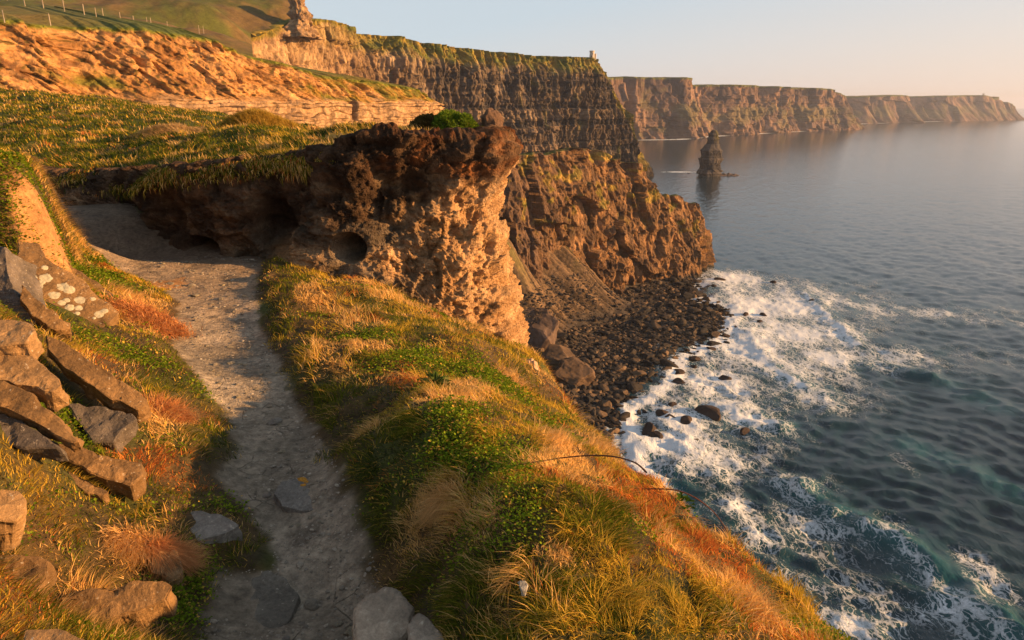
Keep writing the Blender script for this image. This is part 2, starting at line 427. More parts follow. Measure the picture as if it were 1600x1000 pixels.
# ------------------------------------------------------------------ generic cliff builder
def cliff(name, cols, zb, nu, nv, disp, color, mat, cap, label, cat='cliff', zpow=1.0, kind='structure', smooth_n=9):
    """cols: (px, Y, py_top) left to right; disp(s,z,h,ztop)->offset ; cap: [(dist back, dz)]"""
    T = np.array([np.r_[WY(a, c, b)] for a, b, c in cols])
    R, s = resample(T, nu)
    tx = np.gradient(R[:, 0]); ty = np.gradient(R[:, 1])
    k = np.ones(smooth_n) / smooth_n; pad = smooth_n // 2
    tx = np.convolve(np.pad(tx, pad, 'edge'), k, 'valid'); ty = np.convolve(np.pad(ty, pad, 'edge'), k, 'valid')
    L = np.hypot(tx, ty); nx = ty / L; ny = -tx / L
    v = np.linspace(0, 1, nv) ** zpow
    S, Vv = np.meshgrid(s, v, indexing='ij')
    zt = R[:, 2][:, None] + fbm(s[:, None] / 6, 0, 7.7, 4) * TOPN.get(name, .8)
    Z = zb + (zt - zb) * Vv
    O = disp(S, Z, Vv, zt + 0 * S)
    X = R[:, 0][:, None] + nx[:, None] * O; Y = R[:, 1][:, None] + ny[:, None] * O
    C = color(S, Z, Vv, zt + 0 * S, O)
    # cap
    cx, cy, cz, cc = [], [], [], []
    for d, dz in cap:
        o = O[:, -1] - d
        bx = R[:, 0] + nx * o; by = R[:, 1] + ny * o
        cx.append(bx); cy.append(by)
        cz.append(zt[:, 0] + dz + fbm(bx / (d * .6 + 3), by / (d * .6 + 3), 1.0, 3) * min(2.0, .12 * d))
        cc.append(turf(bx, by))
    X = np.c_[X, np.array(cx).T]; Y = np.c_[Y, np.array(cy).T]; Z = np.c_[Z, np.array(cz).T]
    C = np.concatenate([C, np.stack(cc, 1)], 1)
    me = fastmesh(name, np.stack([X, Y, Z], -1), gridfaces(*X.shape), C.reshape(-1, C.shape[-1]))
    return tag(obj(name, me, mat), label, cat, kind=kind)
def turf(x, y):
    n = fbm(x / 25, y / 25, 2.2, 4); return mixc((.10, .12, .025), (.20, .14, .035), sstep(-.4, .4, n))
TOPN = {}
def strata(z, s, hh, seed, wob=1.0):
    zz = z + fbm(s / 60, z / 60, seed, 2) * wob * 3
    i = np.floor(zz / hh); f = zz / hh - i
    a = hsh(i + 500, seed); b = hsh(i + 501, seed)
    return a + (b - a) * sstep(.85, 1.0, f), i, f

# main tall cliff
def d_main(S, Z, V, zt):
    big = fbm(S / 95, Z / 400, 1.1, 3) * 34
    fl = -ridged(S / 30, Z / 140, 4.0, 4) * 8 + fbm(S / 10, Z / 40, 2.0, 4) * 3
    col_ = -np.maximum(0, ridged(S / 9, Z / 42 + fbm(S / 30, Z / 30, 9, 2), 6.0, 3) - .30) * 11 - np.maximum(0, fbm(S / 34, Z / 200, 16, 3) - .08) * 40
    st, i, f = strata(Z, S, 7.0, 3); st2, _, _ = strata(Z, S, 2.6, 8)
    left = sstep(330, 150, S)
    o = big + fl * (1 - .55 * left) + col_ * (1 - .5 * left) + (st - .5) * 2.6 + (st2 - .5) * 1.1 + facet(S, Z, 16, 30, 21) * 6 + facet(S, Z, 6, 9, 22) * 3.4 + facet(S, Z, 2.6, 4.5, 23) * 1.5
    topd = zt - Z
    o -= sstep(26, 0, topd) * (10 + 10 * noise(S / 40, 1, 1)) * sstep(80, 260, S)
    o += (1 - V) * 16
    return o
def c_main(S, Z, V, zt, O):
    st, i, f = strata(Z, S, 7.0, 3); st2, _, _ = strata(Z, S, 2.6, 8)
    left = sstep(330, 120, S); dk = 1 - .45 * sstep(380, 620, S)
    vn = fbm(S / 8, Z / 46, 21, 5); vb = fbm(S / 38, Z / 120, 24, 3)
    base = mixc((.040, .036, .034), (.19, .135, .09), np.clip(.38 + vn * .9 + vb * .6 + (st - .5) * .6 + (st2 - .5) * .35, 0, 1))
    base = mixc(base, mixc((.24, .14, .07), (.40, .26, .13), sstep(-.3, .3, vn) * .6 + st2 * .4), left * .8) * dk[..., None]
    cyc = sstep(.55, .8, noise(S / 70, Z / 400, 5) + .9 * hsh(i, 5))
    base = mixc(base, (.42, .31, .2), cyc * .3 * sstep(-.2, .3, vn))
    g = sstep(24, 8, zt - Z + 14 * fbm(S / 22, Z / 14, 3.3, 4)) * sstep(60, 260, S)
    g = np.maximum(g, sstep(7, 2, zt - Z + 5 * fbm(S / 12, Z / 9, 1, 3)))
    g2 = sstep(.25, .45, fbm(S / 16, Z / 40, 7.7, 4)) * .4 * sstep(150, 300, S)
    grass = mixc((.10, .11, .02), (.22, .16, .03), sstep(-.3, .3, fbm(S / 14, Z / 10, 2, 3)))
    return mixc(base, grass, np.clip(np.maximum(g, g2), 0, 1))
TOPN['cliff'] = 1.2
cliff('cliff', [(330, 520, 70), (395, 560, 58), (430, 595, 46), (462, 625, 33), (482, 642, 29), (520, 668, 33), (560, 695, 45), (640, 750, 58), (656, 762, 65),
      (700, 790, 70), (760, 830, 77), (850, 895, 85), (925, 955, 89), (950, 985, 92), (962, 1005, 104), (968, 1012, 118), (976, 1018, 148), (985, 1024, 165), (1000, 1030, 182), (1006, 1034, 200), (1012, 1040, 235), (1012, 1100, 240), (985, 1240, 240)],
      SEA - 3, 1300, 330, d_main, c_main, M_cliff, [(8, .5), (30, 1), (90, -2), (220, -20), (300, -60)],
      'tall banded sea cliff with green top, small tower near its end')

# hill behind, upper left
def hill():
    pts = []
    for px, y1, Y1, y2, Y2 in [(-300, 90, 330, -60, 520), (-50, 60, 330, -45, 560), (100, 55, 350, -14, 600), (250, 52, 400, 2, 640), (340, 55, 440, -4, 640), (398, 58, 575, -10, 680), (430, 48, 605, -14, 690), (472, 32, 645, -22, 720)]:
        a = WY(px, y1, Y1); b = WY(px, y2, Y2); m = (a + b) / 2; m[2] += 2 - .02 * px * 0
        pts += [a, m, b, b + np.array([b[0] * .3, b[1] * .3, -12]), a + np.array([0, -60, -14])]
    f = TPS(pts, 1e-4)
    A, R = np.meshgrid(np.radians(np.linspace(-52, -16.2, 260)), np.linspace(270, 860, 240), indexing='ij')
    x = R * np.sin(A); y = R * np.cos(A)
    z = f(x, y) + fbm(x / 60, y / 60, 3, 4) * 5 + ridged(x / 30, y / 60, 5, 4) * 1.5
    n = fbm(x / 45, y / 45, 6, 5); n2 = fbm(x / 9, y / 14, 2, 4)
    C = mixc((.075, .082, .018), (.13, .085, .032), sstep(-.2, .25, n + .3 * n2))
    C = mixc(C, (.05, .045, .02), sstep(.15, .4, n2) * .6)
    hc = np.array([WY(a_, c_, b_)[:2] for a_, b_, c_ in [(395, 560, 58), (430, 595, 46), (462, 625, 33), (482, 642, 29)]])
    ha = np.arctan2(hc[:, 0], hc[:, 1]); hR = np.interp(A, ha, np.hypot(hc[:, 0], hc[:, 1]))
    keep = (A < ha[0]) | (R > hR + 4)
    tag(obj('hill', fastmesh('hill', np.stack([x, y, z], -1), gridfaces(*x.shape, keep=keep), C.reshape(-1, 3)), M_turf),
        'rough green and brown hillside rising behind the orange clay cliff', 'hill', kind='structure')
hill()

# mid clay cliff
def d_mid(S, Z, V, zt):
    led = .3 + fbm(S / 7, 0 * S, 51, 3) * 1.1
    slope = np.where(Z > led, -(Z - led) * .75, 0)
    o = fbm(S / 22, 0 * S, 1.5, 3) * 7 + slope
    clay = sstep(led - .2, led + 1.2, Z)
    diag = S * .8 + Z * 1.0
    o += clay * (facet(S + Z, Z, 3.4, 4.5, 45) * 1.8 + facet(S + Z, Z, 1.3, 1.6, 46) * .9 + fbm(S / 1.3, Z / 1.1, 31, 4) * .9 + fbm(diag / 8, Z / 7, 3, 5) * 2.0 - np.maximum(0, ridged(diag / 5.5, Z / 14, 2, 4) - .35) * 1.2)
    o -= clay * sstep(1.6, .2, zt - Z) * .0
    st, i, f = strata(Z + .4 * np.sin(Z * 1.7) + fbm(S / 9, 0 * S, 61, 3) * 1.0, S, .95, 6, .12)
    j = np.floor(S / 3.6 + hsh(i, 2) * 7); 
    blk = hsh(j * 13 + i, 9)
    fx = S / 3.6 + hsh(i, 2) * 7 - j
    joint = -(sstep(.05, 0, fx) * (hsh(j * 3 + i, 8) > .5) + sstep(.12, 0, f)) * .5 - .5 * np.abs(fbm(S / 3, Z / 2, 14, 4))
    o += (1 - clay) * ((st - .5) * .9 + (blk - .5) * .9 + facet(S, Z, 2.4, 1.3, 44) * .8 + joint + .8)
    o -= (1 - clay) * 9 * np.exp(-((S - CLEFT) / .75) ** 4)
    return o
def c_mid(S, Z, V, zt, O):
    led = .3 + fbm(S / 7, 0 * S, 51, 3) * 1.1; clay = sstep(led - .2, led + .8, Z + fbm(S / 4, Z, 1, 3) * .8)
    c = mixc((.26, .13, .045), (.44, .24, .095), sstep(-.3, .3, fbm((S + Z) / 7, Z / 5, 3, 4)))
    c = mixc(c, (.13, .06, .025), sstep(.08, .3, fbm((S + Z) / 3.5, Z / 2.2, 6, 5)) * .85); c = mixc(c, (.09, .07, .02), sstep(.22, .34, fbm(S / 1.1, Z / .9, 36, 3)) * .8)
    gr = sstep(.05, .3, fbm((S + 1.2 * Z) / 9, Z / 6, 8, 5) + .55 * sstep(55, 90, S) - .12)
    c = mixc(c, mixc((.13, .13, .02), (.25, .15, .03), sstep(-.2, .2, fbm(S / 3, Z / 2, 1, 3))), gr * .85)
    c = mixc(c, (.12, .13, .02), sstep(.9, .1, zt - Z + .5 * fbm(S / 2, 0, 1, 3)))
    st, i, f = strata(Z + .4 * np.sin(Z * 1.7) + fbm(S / 9, 0 * S, 61, 3) * 1.0, S, .95, 6, .12)
    rk = mixc((.22, .14, .08), (.38, .25, .14), np.clip(hsh(i * 7 + np.floor(S / 3.6 + hsh(i, 2) * 7), 4) * .5 + .5 * sstep(-.3, .3, fbm(S / 2, Z / .8, 3, 4)), 0, 1))
    return mixc(rk, c, clay)
CLEFT = 78.0
TOPN['mid'] = .5
def midcols():
    return [(-260, 92, -5), (-80, 98, 26), (0, 103, 31), (14, 104, 31), (18, 104.5, 26), (60, 107, 27), (75, 108, 36), (120, 112, 37), (240, 119, 40), (330, 125, 52), (385, 130, 62), (430, 136, 86),
            (480, 144, 106), (540, 154, 118), (600, 166, 126), (650, 178, 136), (680, 187, 148), (694, 194, 165), (698, 205, 185)]
_R = np.array([WY(a, c, b) for a, b, c in midcols()]); _sg = np.r_[0, np.cumsum(np.linalg.norm(np.diff(_R[:, :2], axis=0), axis=1))]
CLEFT = float(np.interp(556, [c[0] for c in midcols()], _sg))
def midcap(x, y): pass
cliff('mid', midcols(), -16, 900, 330, d_mid, c_mid, M_midclay, [(1.0, .25), (4, .9), (12, 2.2), (30, 5), (70, 9.5), (130, 9), (200, -10)],
      'orange eroded clay cliff over a pale limestone ledge, below the green field').name = 'cliff_face'

# near headland
def d_head(S, Z, V, zt):
    big = fbm(S / 30, Z / 90, 2.2, 3) * 9
    fl = fbm(S / 9, Z / 16, 5, 4) * 2.6 - np.maximum(0, ridged(S / 12, Z / 34 + fbm(S / 20, Z / 20, 3, 2), 3, 4) - .45) * 5
    st, i, f = strata(Z, S, 6, 4, 4.5)
    T_ = S + Z * .35
    bl = facet(T_, Z, 15, 26, 3, 1.2) * 7.5 + facet(T_, Z, 5, 10, 9, 1.2) * 2.4 + facet(T_, Z, 2.0, 4.0, 15, 1.2) * 1.0 + fbm(S / 1.4, Z / 1.8, 19, 3) * .4 - 3.0
    o = big + fl + bl + (st - .5) * 1.2 + (1 - V) * (9 - 8 * sstep(180, 230, S))
    o -= sstep(10, 0, zt - Z) * 3
    gl = -7 * np.exp(-((S - 232) / 3.2) ** 2) * sstep(.25, .6, V)
    return o + gl
def c_head(S, Z, V, zt, O):
    n = fbm(S / 9, Z / 12, 4, 5)
    c = mixc((.085, .052, .032), (.23, .128, .06), sstep(-.35, .35, n)); c = c * (1 + .45 * facet(S + Z * .35, Z, 5, 7.5, 9, 0))[..., None]
    c = mixc(c, (.09, .06, .045), sstep(60, 25, S - fbm(S / 9, Z / 12, 1, 2) * 20) * .7)  # left end in shadow: the shade is put into the rock colour
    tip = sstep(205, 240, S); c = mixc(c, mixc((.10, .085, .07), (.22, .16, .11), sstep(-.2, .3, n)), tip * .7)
    gr = sstep(.1, .3, fbm(S / 11, Z / 8, 9, 4)) * sstep(.45, .75, V) * (1 - tip)
    c = mixc(c, mixc((.14, .13, .02), (.30, .2, .04), sstep(-.2, .2, fbm(S / 5, Z / 5, 1, 3))), gr * .75)
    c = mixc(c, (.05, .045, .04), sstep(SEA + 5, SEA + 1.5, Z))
    return c
TOPN['headland'] = 3.0
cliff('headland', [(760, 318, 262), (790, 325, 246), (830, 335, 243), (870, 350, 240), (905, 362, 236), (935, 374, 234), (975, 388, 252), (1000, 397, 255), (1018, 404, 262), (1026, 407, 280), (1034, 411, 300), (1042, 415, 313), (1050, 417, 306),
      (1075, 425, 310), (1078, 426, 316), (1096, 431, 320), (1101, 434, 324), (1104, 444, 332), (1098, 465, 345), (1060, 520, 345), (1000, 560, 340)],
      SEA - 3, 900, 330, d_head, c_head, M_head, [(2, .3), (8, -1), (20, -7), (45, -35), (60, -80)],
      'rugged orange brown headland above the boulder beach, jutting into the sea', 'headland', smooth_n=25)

# far cliffs
def d_far(S, Z, V, zt):
    o = fbm(S / 260, Z / 900, 2, 3) * 130 - ridged(S / 140, Z / 500, 3, 3) * 22 + fbm(S / 28, Z / 50, 3, 4) * 9 + facet(S, Z, 60, 90, 31) * 26 + facet(S, Z, 20, 26, 32) * 12
    st, i, f = strata(Z, S, 14, 3, 2); o += (st - .5) * 5
    o += (1 - V) ** 1.6 * 40
    o -= 260 * np.exp(-((S - 235) / 30) ** 4)
    return o
def c_far(S, Z, V, zt, O):
    n = fbm(S / 60, Z / 90, 4, 5)
    c = mixc((.07, .047, .04), (.20, .125, .085), sstep(-.35, .35, n))
    gr = sstep(.0, .3, fbm(S / 90, Z / 60, 9, 4) + .25 * np.exp(-((V - .42) / .22) ** 2) * 2 - .2)
    c = mixc(c, (.12, .11, .045), gr * .6)
    return mixc(c, (.10, .11, .03), sstep(8, 2, zt - Z))
TOPN['far'] = 4
cliff('far', [(900, 2050, 124), (975, 2160, 121), (1000, 2200, 119), (1040, 2270, 121), (1086, 2340, 122), (1090, 2360, 132), (1150, 2520, 133), (1250, 2830, 137), (1295, 2990, 139), (1305, 3020, 141), (1318, 3070, 150),
      (1324, 3110, 168), (1326, 3200, 190), (1300, 3500, 190)], SEA - 3, 800, 150, d_far, c_far, M_far, [(20, 1), (80, 2), (250, -10), (600, -60)],
      'hazy far sea cliffs with green slopes, behind the sea stack', smooth_n=31).name = 'far_cliff'
def d_far2(S, Z, V, zt):
    o = fbm(S / 400, Z / 900, 12, 3) * 200 - ridged(S / 200, Z / 600, 13, 3) * 36 + fbm(S / 40, Z / 80, 13, 4) * 12 + facet(S, Z, 110, 120, 33) * 40
    return o + (1 - V) ** 1.4 * 110
TOPN['far2'] = 5
cliff('far2', [(1300, 3850, 156), (1330, 3950, 152), (1400, 4250, 149), (1450, 4420, 151), (1500, 4600, 150), (1535, 4750, 149), (1547, 4790, 151), (1550, 4800, 155), (1558, 4830, 154), (1564, 4850, 151), (1567, 4862, 156),
      (1580, 4910, 162), (1592, 4960, 170), (1602, 5000, 180), (1606, 5060, 186), (1600, 5300, 188)], SEA - 3, 600, 100, d_far2, c_far, M_far, [(30, 1), (120, 2), (400, -10), (900, -60)],
      'farthest hazy headland sloping down to the horizon with a ruined tower on it', smooth_n=31).name = 'far_headland'

# ------------------------------------------------------------------ sea stack
def sea_stack():
    b = WZ(1111, 276, SEA); prof = [(0, 17), (4, 16.5), (10, 15), (16, 14.5), (22, 15), (26, 15.5), (32, 14.5), (37, 14), (39, 13.5), (41, 11), (45, 9.5), (50, 8.5), (57, 7.5), (62, 6.5), (66, 5.2), (68, 3.5), (68.6, .1)]
    zz = np.linspace(-3, 68.6, 150); hw = np.interp(zz, *zip(*prof))
    cx = np.interp(zz, [0, 38, 66], [0, .5, 2.5])
    a = np.linspace(0, 2 * math.pi, 181)
    A, Zg = np.meshgrid(a, zz); HW = hw[:, None]
    st, i, f = strata(Zg, 0 * Zg, 3.4, 6, .1)
    r = HW * (1 + (st - .5) * .20 + fbm(np.cos(A) * 1.6, np.sin(A) * 1.6, Zg / 22, 4) * .16 + facet(A * 9, Zg, 4.2, 9, 3) * .20) 
    sq = 1 / np.maximum(np.abs(np.cos(A - .4)), np.abs(np.sin(A - .4))) ** .5
    r = r * sq * .95
    x = b[0] + cx[:, None] + r * np.cos(A); y = b[1] + 12 + r * np.sin(A) * .8; z = SEA + Zg
    n = fbm(A * 2, Zg / 8, 2, 4)
    C = mixc((.035, .032, .03), (.10, .085, .075), np.clip(st * .7 + n * .5, 0, 1))
    C = mixc(C, (.11, .095, .03), sstep(48, 60, Zg + n * 14) * sstep(-.2, .6, np.cos(A)) * .8)
    o = obj('sea_stack', fastmesh('sea_stack', np.stack([x, y, z], -1), gridfaces(*x.shape), C.reshape(-1, 3)), M_head)
    tag(o, 'dark pointed rock stack standing alone in the sea', 'sea stack')
    # low reef beside it
    xs = np.linspace(-1, 1, 60); ys = np.linspace(-1, 1, 24); U, Vv = np.meshgrid(xs, ys, indexing='ij')
    c = WZ(1138, 275, SEA)
    h = (1 - U ** 2) ** .5 * (1 - Vv ** 2) * 4.2 * (1 + fbm(U * 4, Vv * 2, 3, 4)) - 1.2
    C = mixc((.07, .055, .045), (.15, .10, .07), sstep(-.3, .3, fbm(U * 6, Vv * 4, 1, 3)))
    me = fastmesh('reef', np.stack([c[0] + U * 19, c[1] + Vv * 6 + 4, SEA + h], -1), gridfaces(60, 24), C.reshape(-1, 3))
    tag(obj('reef_rock', me, M_head), 'low flat reef just right of the dark sea stack', 'rock')
    for px, w in ((1076, 3.5), (1090, 3)):
        c = WZ(px, 271, SEA)
        h = np.maximum(1 - U ** 2 - Vv ** 2, 0) ** .5 * 1.6 - .4
        me = fastmesh('reef', np.stack([c[0] + U * w, c[1] + Vv * 2.5, SEA + h], -1), gridfaces(60, 24), (C * .7).reshape(-1, 3))
        tag(obj('reef_rock', me, M_head), 'tiny dark reef rock in foam left of the sea stack, ' + ('farther from it' if px == 1076 else 'closer to it'), 'rock')
sea_stack()

# ------------------------------------------------------------------ towers, pinnacle, fence
def lathe(name, prof, n, mat, parent=None, loc=(0, 0, 0), C=None):
    V = []; F = []
    for (r, z) in prof:
        for k in range(n):
            a = 2 * math.pi * k / n; V.append((r * math.cos(a) + loc[0], r * math.sin(a) + loc[1], z + loc[2]))
    m = len(prof)
    for i in range(m - 1):
        for k in range(n): F.append((i * n + k, i * n + (k + 1) % n, (i + 1) * n + (k + 1) % n, (i + 1) * n + k))
    me = bpy.data.meshes.new(name); me.from_pydata(V, [], F + [tuple(range((m - 1) * n, m * n))]); me.update()
    return obj(name, me, mat, parent)
def box(name, c, s, mat, parent=None, rz=0, bev=0.0):
    bm = bmesh.new(); bmesh.ops.create_cube(bm, size=1)
    for v in bm.verts: v.co = Vector((v.co.x * s[0], v.co.y * s[1], v.co.z * s[2]))
    if bev: bmesh.ops.bevel(bm, geom=bm.edges[:], offset=bev, segments=2, affect='EDGES')
    bmesh.ops.rotate(bm, verts=bm.verts, matrix=__import__('mathutils').Matrix.Rotation(rz, 3, 'Z'))
    bmesh.ops.translate(bm, verts=bm.verts, vec=c)
    me = bpy.data.meshes.new(name); bm.to_mesh(me); bm.free(); return obj(name, me, mat, parent)
def empty(name, loc, label, cat, group=None):
    o = bpy.data.objects.new(name, None); col.objects.link(o); o.location = loc; tag(o, label, cat, group); return o
p = WY(925, 89.5, 985)
t = empty('stone_tower', tuple(p), 'small pale round stone tower on the tall cliff top', 'tower')
lathe('wall', [(3.6, -3), (3.5, 0), (3.2, 6.2), (3.55, 6.6), (3.55, 7.4)], 20, M_tower, t)
lathe('parapet', [(3.7, 7.3), (3.7, 8.2), (3.3, 8.2), (3.3, 7.5)], 20, M_tower, t)
lathe('turret', [(1.2, -3), (1.2, 3.8), (1.35, 4.1), (1.35, 4.6)], 12, M_tower, t, (4.6, 0, 0))
box('window', (0.4, -3.42, 4.0), (.8, .3, 1.4), M_dark, t)
box('doorway', (-1.0, -3.5, 1.0), (1.1, .3, 2.1), M_dark, t)
p = WY(1536, 150.5, 4760)
t = empty('signal_tower', tuple(p), 'tiny square ruined tower on the farthest headland', 'tower')
box('wall', (0, 0, 6), (9, 9, 20), M_tower, t)
box('parapet', (0, 0, 16.6), (10.4, 10.4, 1.6), M_tower, t)

def pinnacle():
    b = WY(468, 44, 622)
    zz = np.linspace(-8, 26, 90); hw = np.interp(zz, [-8, 0, 4, 8, 11, 14, 18, 26], [17, 12, 8.5, 8, 8.5, 7, 6.5, 6])
    A, Zg = np.meshgrid(np.linspace(0, 2 * math.pi, 121), zz)
    st, i, f = strata(Zg, 0 * Zg, 2.0, 6, .1)
    r = hw[:, None] * (1 + (st - .5) * .12 + facet(A * 6, Zg, 3, 5, 3) * .35 + fbm(np.cos(A) * 1.5, np.sin(A) * 1.5, Zg / 7, 5) * .6)
    n = fbm(np.cos(A) * 2, np.sin(A) * 2, Zg / 5, 4)
    C = mixc((.20, .13, .08), (.40, .26, .13), np.clip(st * .7 + n * .5, 0, 1))
    x = b[0] + r * np.cos(A) + 1.5 * np.sin(Zg / 6); y = b[1] + r * np.sin(A)
    o = obj('rock_pinnacle', fastmesh('pinnacle', np.stack([x, y, b[2] + Zg], -1), gridfaces(*x.shape), C.reshape(-1, 3)), M_cliff)
    tag(o, 'knobbly sandstone pinnacle rising from the cliff edge beside the green hill', 'rock pinnacle')
pinnacle()

# ------------------------------------------------------------------ boulder beach and scree
BF = TPS([WZ(*p) for p in [(775, 362, -55), (760, 420, -70), (800, 470, -86), (830, 530, -98), (870, 515, -100), (900, 410, -80), (850, 350, -62), (960, 462, -103.5),
    (1000, 470, -104.5), (930, 430, -90), (1060, 465, -106), (950, 500, -104), (900, 560, -103.5), (850, 560, -102), (840, 620, -102), (1000, 560, -105), (1050, 545, -106), (1100, 500, -105.3),
    (1145, 490, -107), (1120, 545, -107.5), (1060, 590, -107.2), (985, 640, -107), (920, 620, -105), (880, 660, -104), (960, 700, -107.5), (1200, 500, -110), (1150, 600, -111), (1080, 700, -111),
    (1000, 760, -111), (800, 800, -103), (600, 640, -95), (650, 480, -75), (700, 380, -55), (1000, 900, -112), (1120, 455, -108.5), (1130, 430, -109.5), (1160, 440, -110.5), (1100, 452, -107.6), (1085, 458, -106.8), (1012, 520, -105), (1040, 512, -105.2), (1070, 500, -105.4), (820, 400, -74), (850, 440, -86), (880, 480, -97)]], 1e-3)
def beach():
    xs = np.linspace(-95, 165, 330); ys = np.linspace(120, 470, 440)
    x, y = np.meshgrid(xs, ys, indexing='ij'); z = BF(x, y)
    scree = sstep(-103, -98, z)
    gul = fbm((x * .91 - y * .41) / 45, (x * .41 + y * .91) / 3.4, 3, 5, .65)
    z = z + scree * (gul * 3.4 + fbm(x / 2.2, y / 2.2, 6, 3) * .7) + fbm(x / 5, y / 5, 2, 4) * .9 * (1 - .5 * scree)
    z = np.where(z < -110, -110, z)
    n = fbm(x / 7, y / 7, 1, 4)
    c = mixc((.035, .03, .028), (.08, .065, .05), sstep(-.3, .3, n))
    sc_ = mixc((.05, .036, .024), (.125, .082, .048), sstep(-.25, .3, gul + .3 * n))
    gr = sstep(.0, .3, fbm(x / 16, y / 16, 8, 3)) * sstep(-88, -66, z)
    sc_ = mixc(sc_, (.10, .09, .025), gr * .6)
    sc_ = sc_ * (.55 + .9 * sstep(-.35, .35, gul))[..., None]
    c = mixc(c, sc_, scree)
    c = mixc(c, (.02, .018, .018), sstep(-105.8, -107, z))
    me = fastmesh('beach', np.stack([x, y, z], -1), gridfaces(*x.shape, keep=(z > -109.9) & (z < -46) & (z < -60 + (x + 30) * .9 + 40)), c.reshape(-1, 3))
    tag(obj('beach', me, M_beach), 'dark boulder beach and brown scree slope below the headland', 'beach', kind='structure')
beach()

def rockmesh(name, seed, flat=.6, cuts=7, sub=3, rough=.12, C=(.12, .10, .085)):
    r = np.random.default_rng(seed); bm = bmesh.new(); bmesh.ops.create_icosphere(bm, subdivisions=sub, radius=1)
    ns = r.normal(size=(cuts, 3)); ns /= np.linalg.norm(ns, axis=1)[:, None]; hs = r.uniform(.5, .85, cuts)
    V = np.array([v.co for v in bm.verts])
    for n, h in zip(ns, hs):
        d = V @ n - h; V = V - np.where(d > 0, d, 0)[:, None] * n
    V = V * (1 + rough * fbm(V[:, 0] * 1.7 + seed, V[:, 1] * 1.7, V[:, 2] * 1.7, 4))[:, None]
    V[:, 2] *= flat
    for v, c in zip(bm.verts, V): v.co = c
    me = bpy.data.meshes.new(name); bm.to_mesh(me); bm.free()
    a = me.color_attributes.new('col', 'FLOAT_COLOR', 'POINT')
    cc = np.ones((len(me.vertices), 4), np.float32); cc[:, :3] = C
    a.data.foreach_set('color', cc.ravel())
    me.polygons.foreach_set('use_smooth', np.zeros(len(me.polygons), bool)); return me
def boulders():
    cols = [(.030, .026, .023), (.075, .055, .038), (.022, .021, .021), (.12, .082, .052), (.045, .037, .030)]
    protos = [rockmesh('boulder', 20 + i, .55 + .03 * i, 11, 3, .10, cols[i % 5]) for i in range(10)]
    for m in protos: m.materials.append(M_bould)
    pts = []
    while len(pts) < 9500:
        px = rng.uniform(835, 1150); py = rng.uniform(436, 720)
        p = WZ(px, py, -105); z = float(BF(p[0], p[1]))
        if z < -108.2 or z > -99.5: continue
        p = WZ(px, py, z)
        if z < -106.9 and rng.random() < .5: continue
        s = .34 + rng.gamma(1.2, .34)
        if py < 500 and px > 1030: s *= 1.35
        pts.append((s, p[0], p[1], float(BF(p[0], p[1]))))
    pts.sort(key=lambda q: -q[0] / math.hypot(q[2], 107))
    first = True
    for k, (s, x, y, z) in enumerate(pts[:290]):
        o = bpy.data.objects.new('boulder', protos[k % 10]); col.objects.link(o)
        o.location = (x, y, z + s * .25); o.scale = (s * rng.uniform(1.0, 1.8), s * rng.uniform(.7, 1.1), s * rng.uniform(.8, 1.25))
        o.rotation_euler = (rng.uniform(-.35, .35), rng.uniform(-.35, .35), rng.uniform(0, 6.3))
        tag(o, 'brown or grey boulder lying among countless others on the dark beach', 'boulder', 'larger boulders on the beach')
    k = 0
    while k < 2600:
        px = rng.uniform(770, 960); py = rng.uniform(350, 540); p = WZ(px, py, -85)
        for _ in range(6): p = WZ(px, py, float(BF(p[0], p[1])))
        if not (-103 < p[2] < -50): continue
        k += 1; pts.append((.22 + rng.gamma(1.3, .16), p[0], p[1], p[2]))
    # the rest as one heap
    VV = []; FF = []; CC = []; off = 0
    lo = []
    for i in range(8):
        m = rockmesh('tmp', 60 + i, .6, 7, 1, .1); v = np.array([q.co for q in m.vertices]); f = np.array([list(q.vertices) for q in m.polygons]); lo.append((v, f)); bpy.data.meshes.remove(m)
    for k, (s, x, y, z) in enumerate(pts[290:]):
        v, f = lo[k % 8]; a = rng.uniform(0, 6.3); c_, s_ = math.cos(a), math.sin(a)
        w = v * [s * rng.uniform(.95, 1.8), s * rng.uniform(.7, 1.1), s * rng.uniform(.8, 1.3)]
        w = np.c_[w[:, 0] * c_ - w[:, 1] * s_, w[:, 0] * s_ + w[:, 1] * c_, w[:, 2]] + [x, y, z + s * .2]
        VV.append(w); FF.append(f + off); off += len(w)
        CC.append(np.tile(np.array(cols[rng.integers(5)]) * rng.uniform(.8, 1.3) * (.45 if z < -106.2 else 1), (len(w), 1)))
    me = fastmesh('rubble', np.concatenate(VV), np.concatenate(FF), np.concatenate(CC), smooth=False)
    tag(obj('beach_rubble', me, M_bould), 'mass of smaller dark rocks covering the beach', 'rubble', kind='stuff')
boulders()
BIGK = dict(cuts=15, rough=.24, sub=5)
def big_rock(px, py, z, s, flat, seed, c, label, name='boulder', rz=0.0, rot=(0, 0), grp=None, asp=(1, 1), mat=None, sub=4, cuts=9, rough=.14):
    m = rockmesh(name, seed, flat, cuts, sub, rough, c); m.materials.append(mat or M_bould)
    o = bpy.data.objects.new(name, m); col.objects.link(o); p = WZ(px, py, z)
    o.location = tuple(p); o.scale = (s * asp[0], s * asp[1], s); o.rotation_euler = (rot[0], rot[1], rz)
    return tag(o, label, 'rock' if name != 'boulder' else 'boulder', grp)
big_rock(870, 562, -100, 9.5, .62, 3, (.105, .07, .045), 'huge flat-topped brown rock at the scree foot, the upper of two', **BIGK, rot=(.1, .1), asp=(1.15, 1))
big_rock(893, 588, -101, 8.5, .75, 5, (.10, .066, .043), 'huge brown rock on the beach, the lower of two together', **BIGK, rz=.7, asp=(1.1, 1))
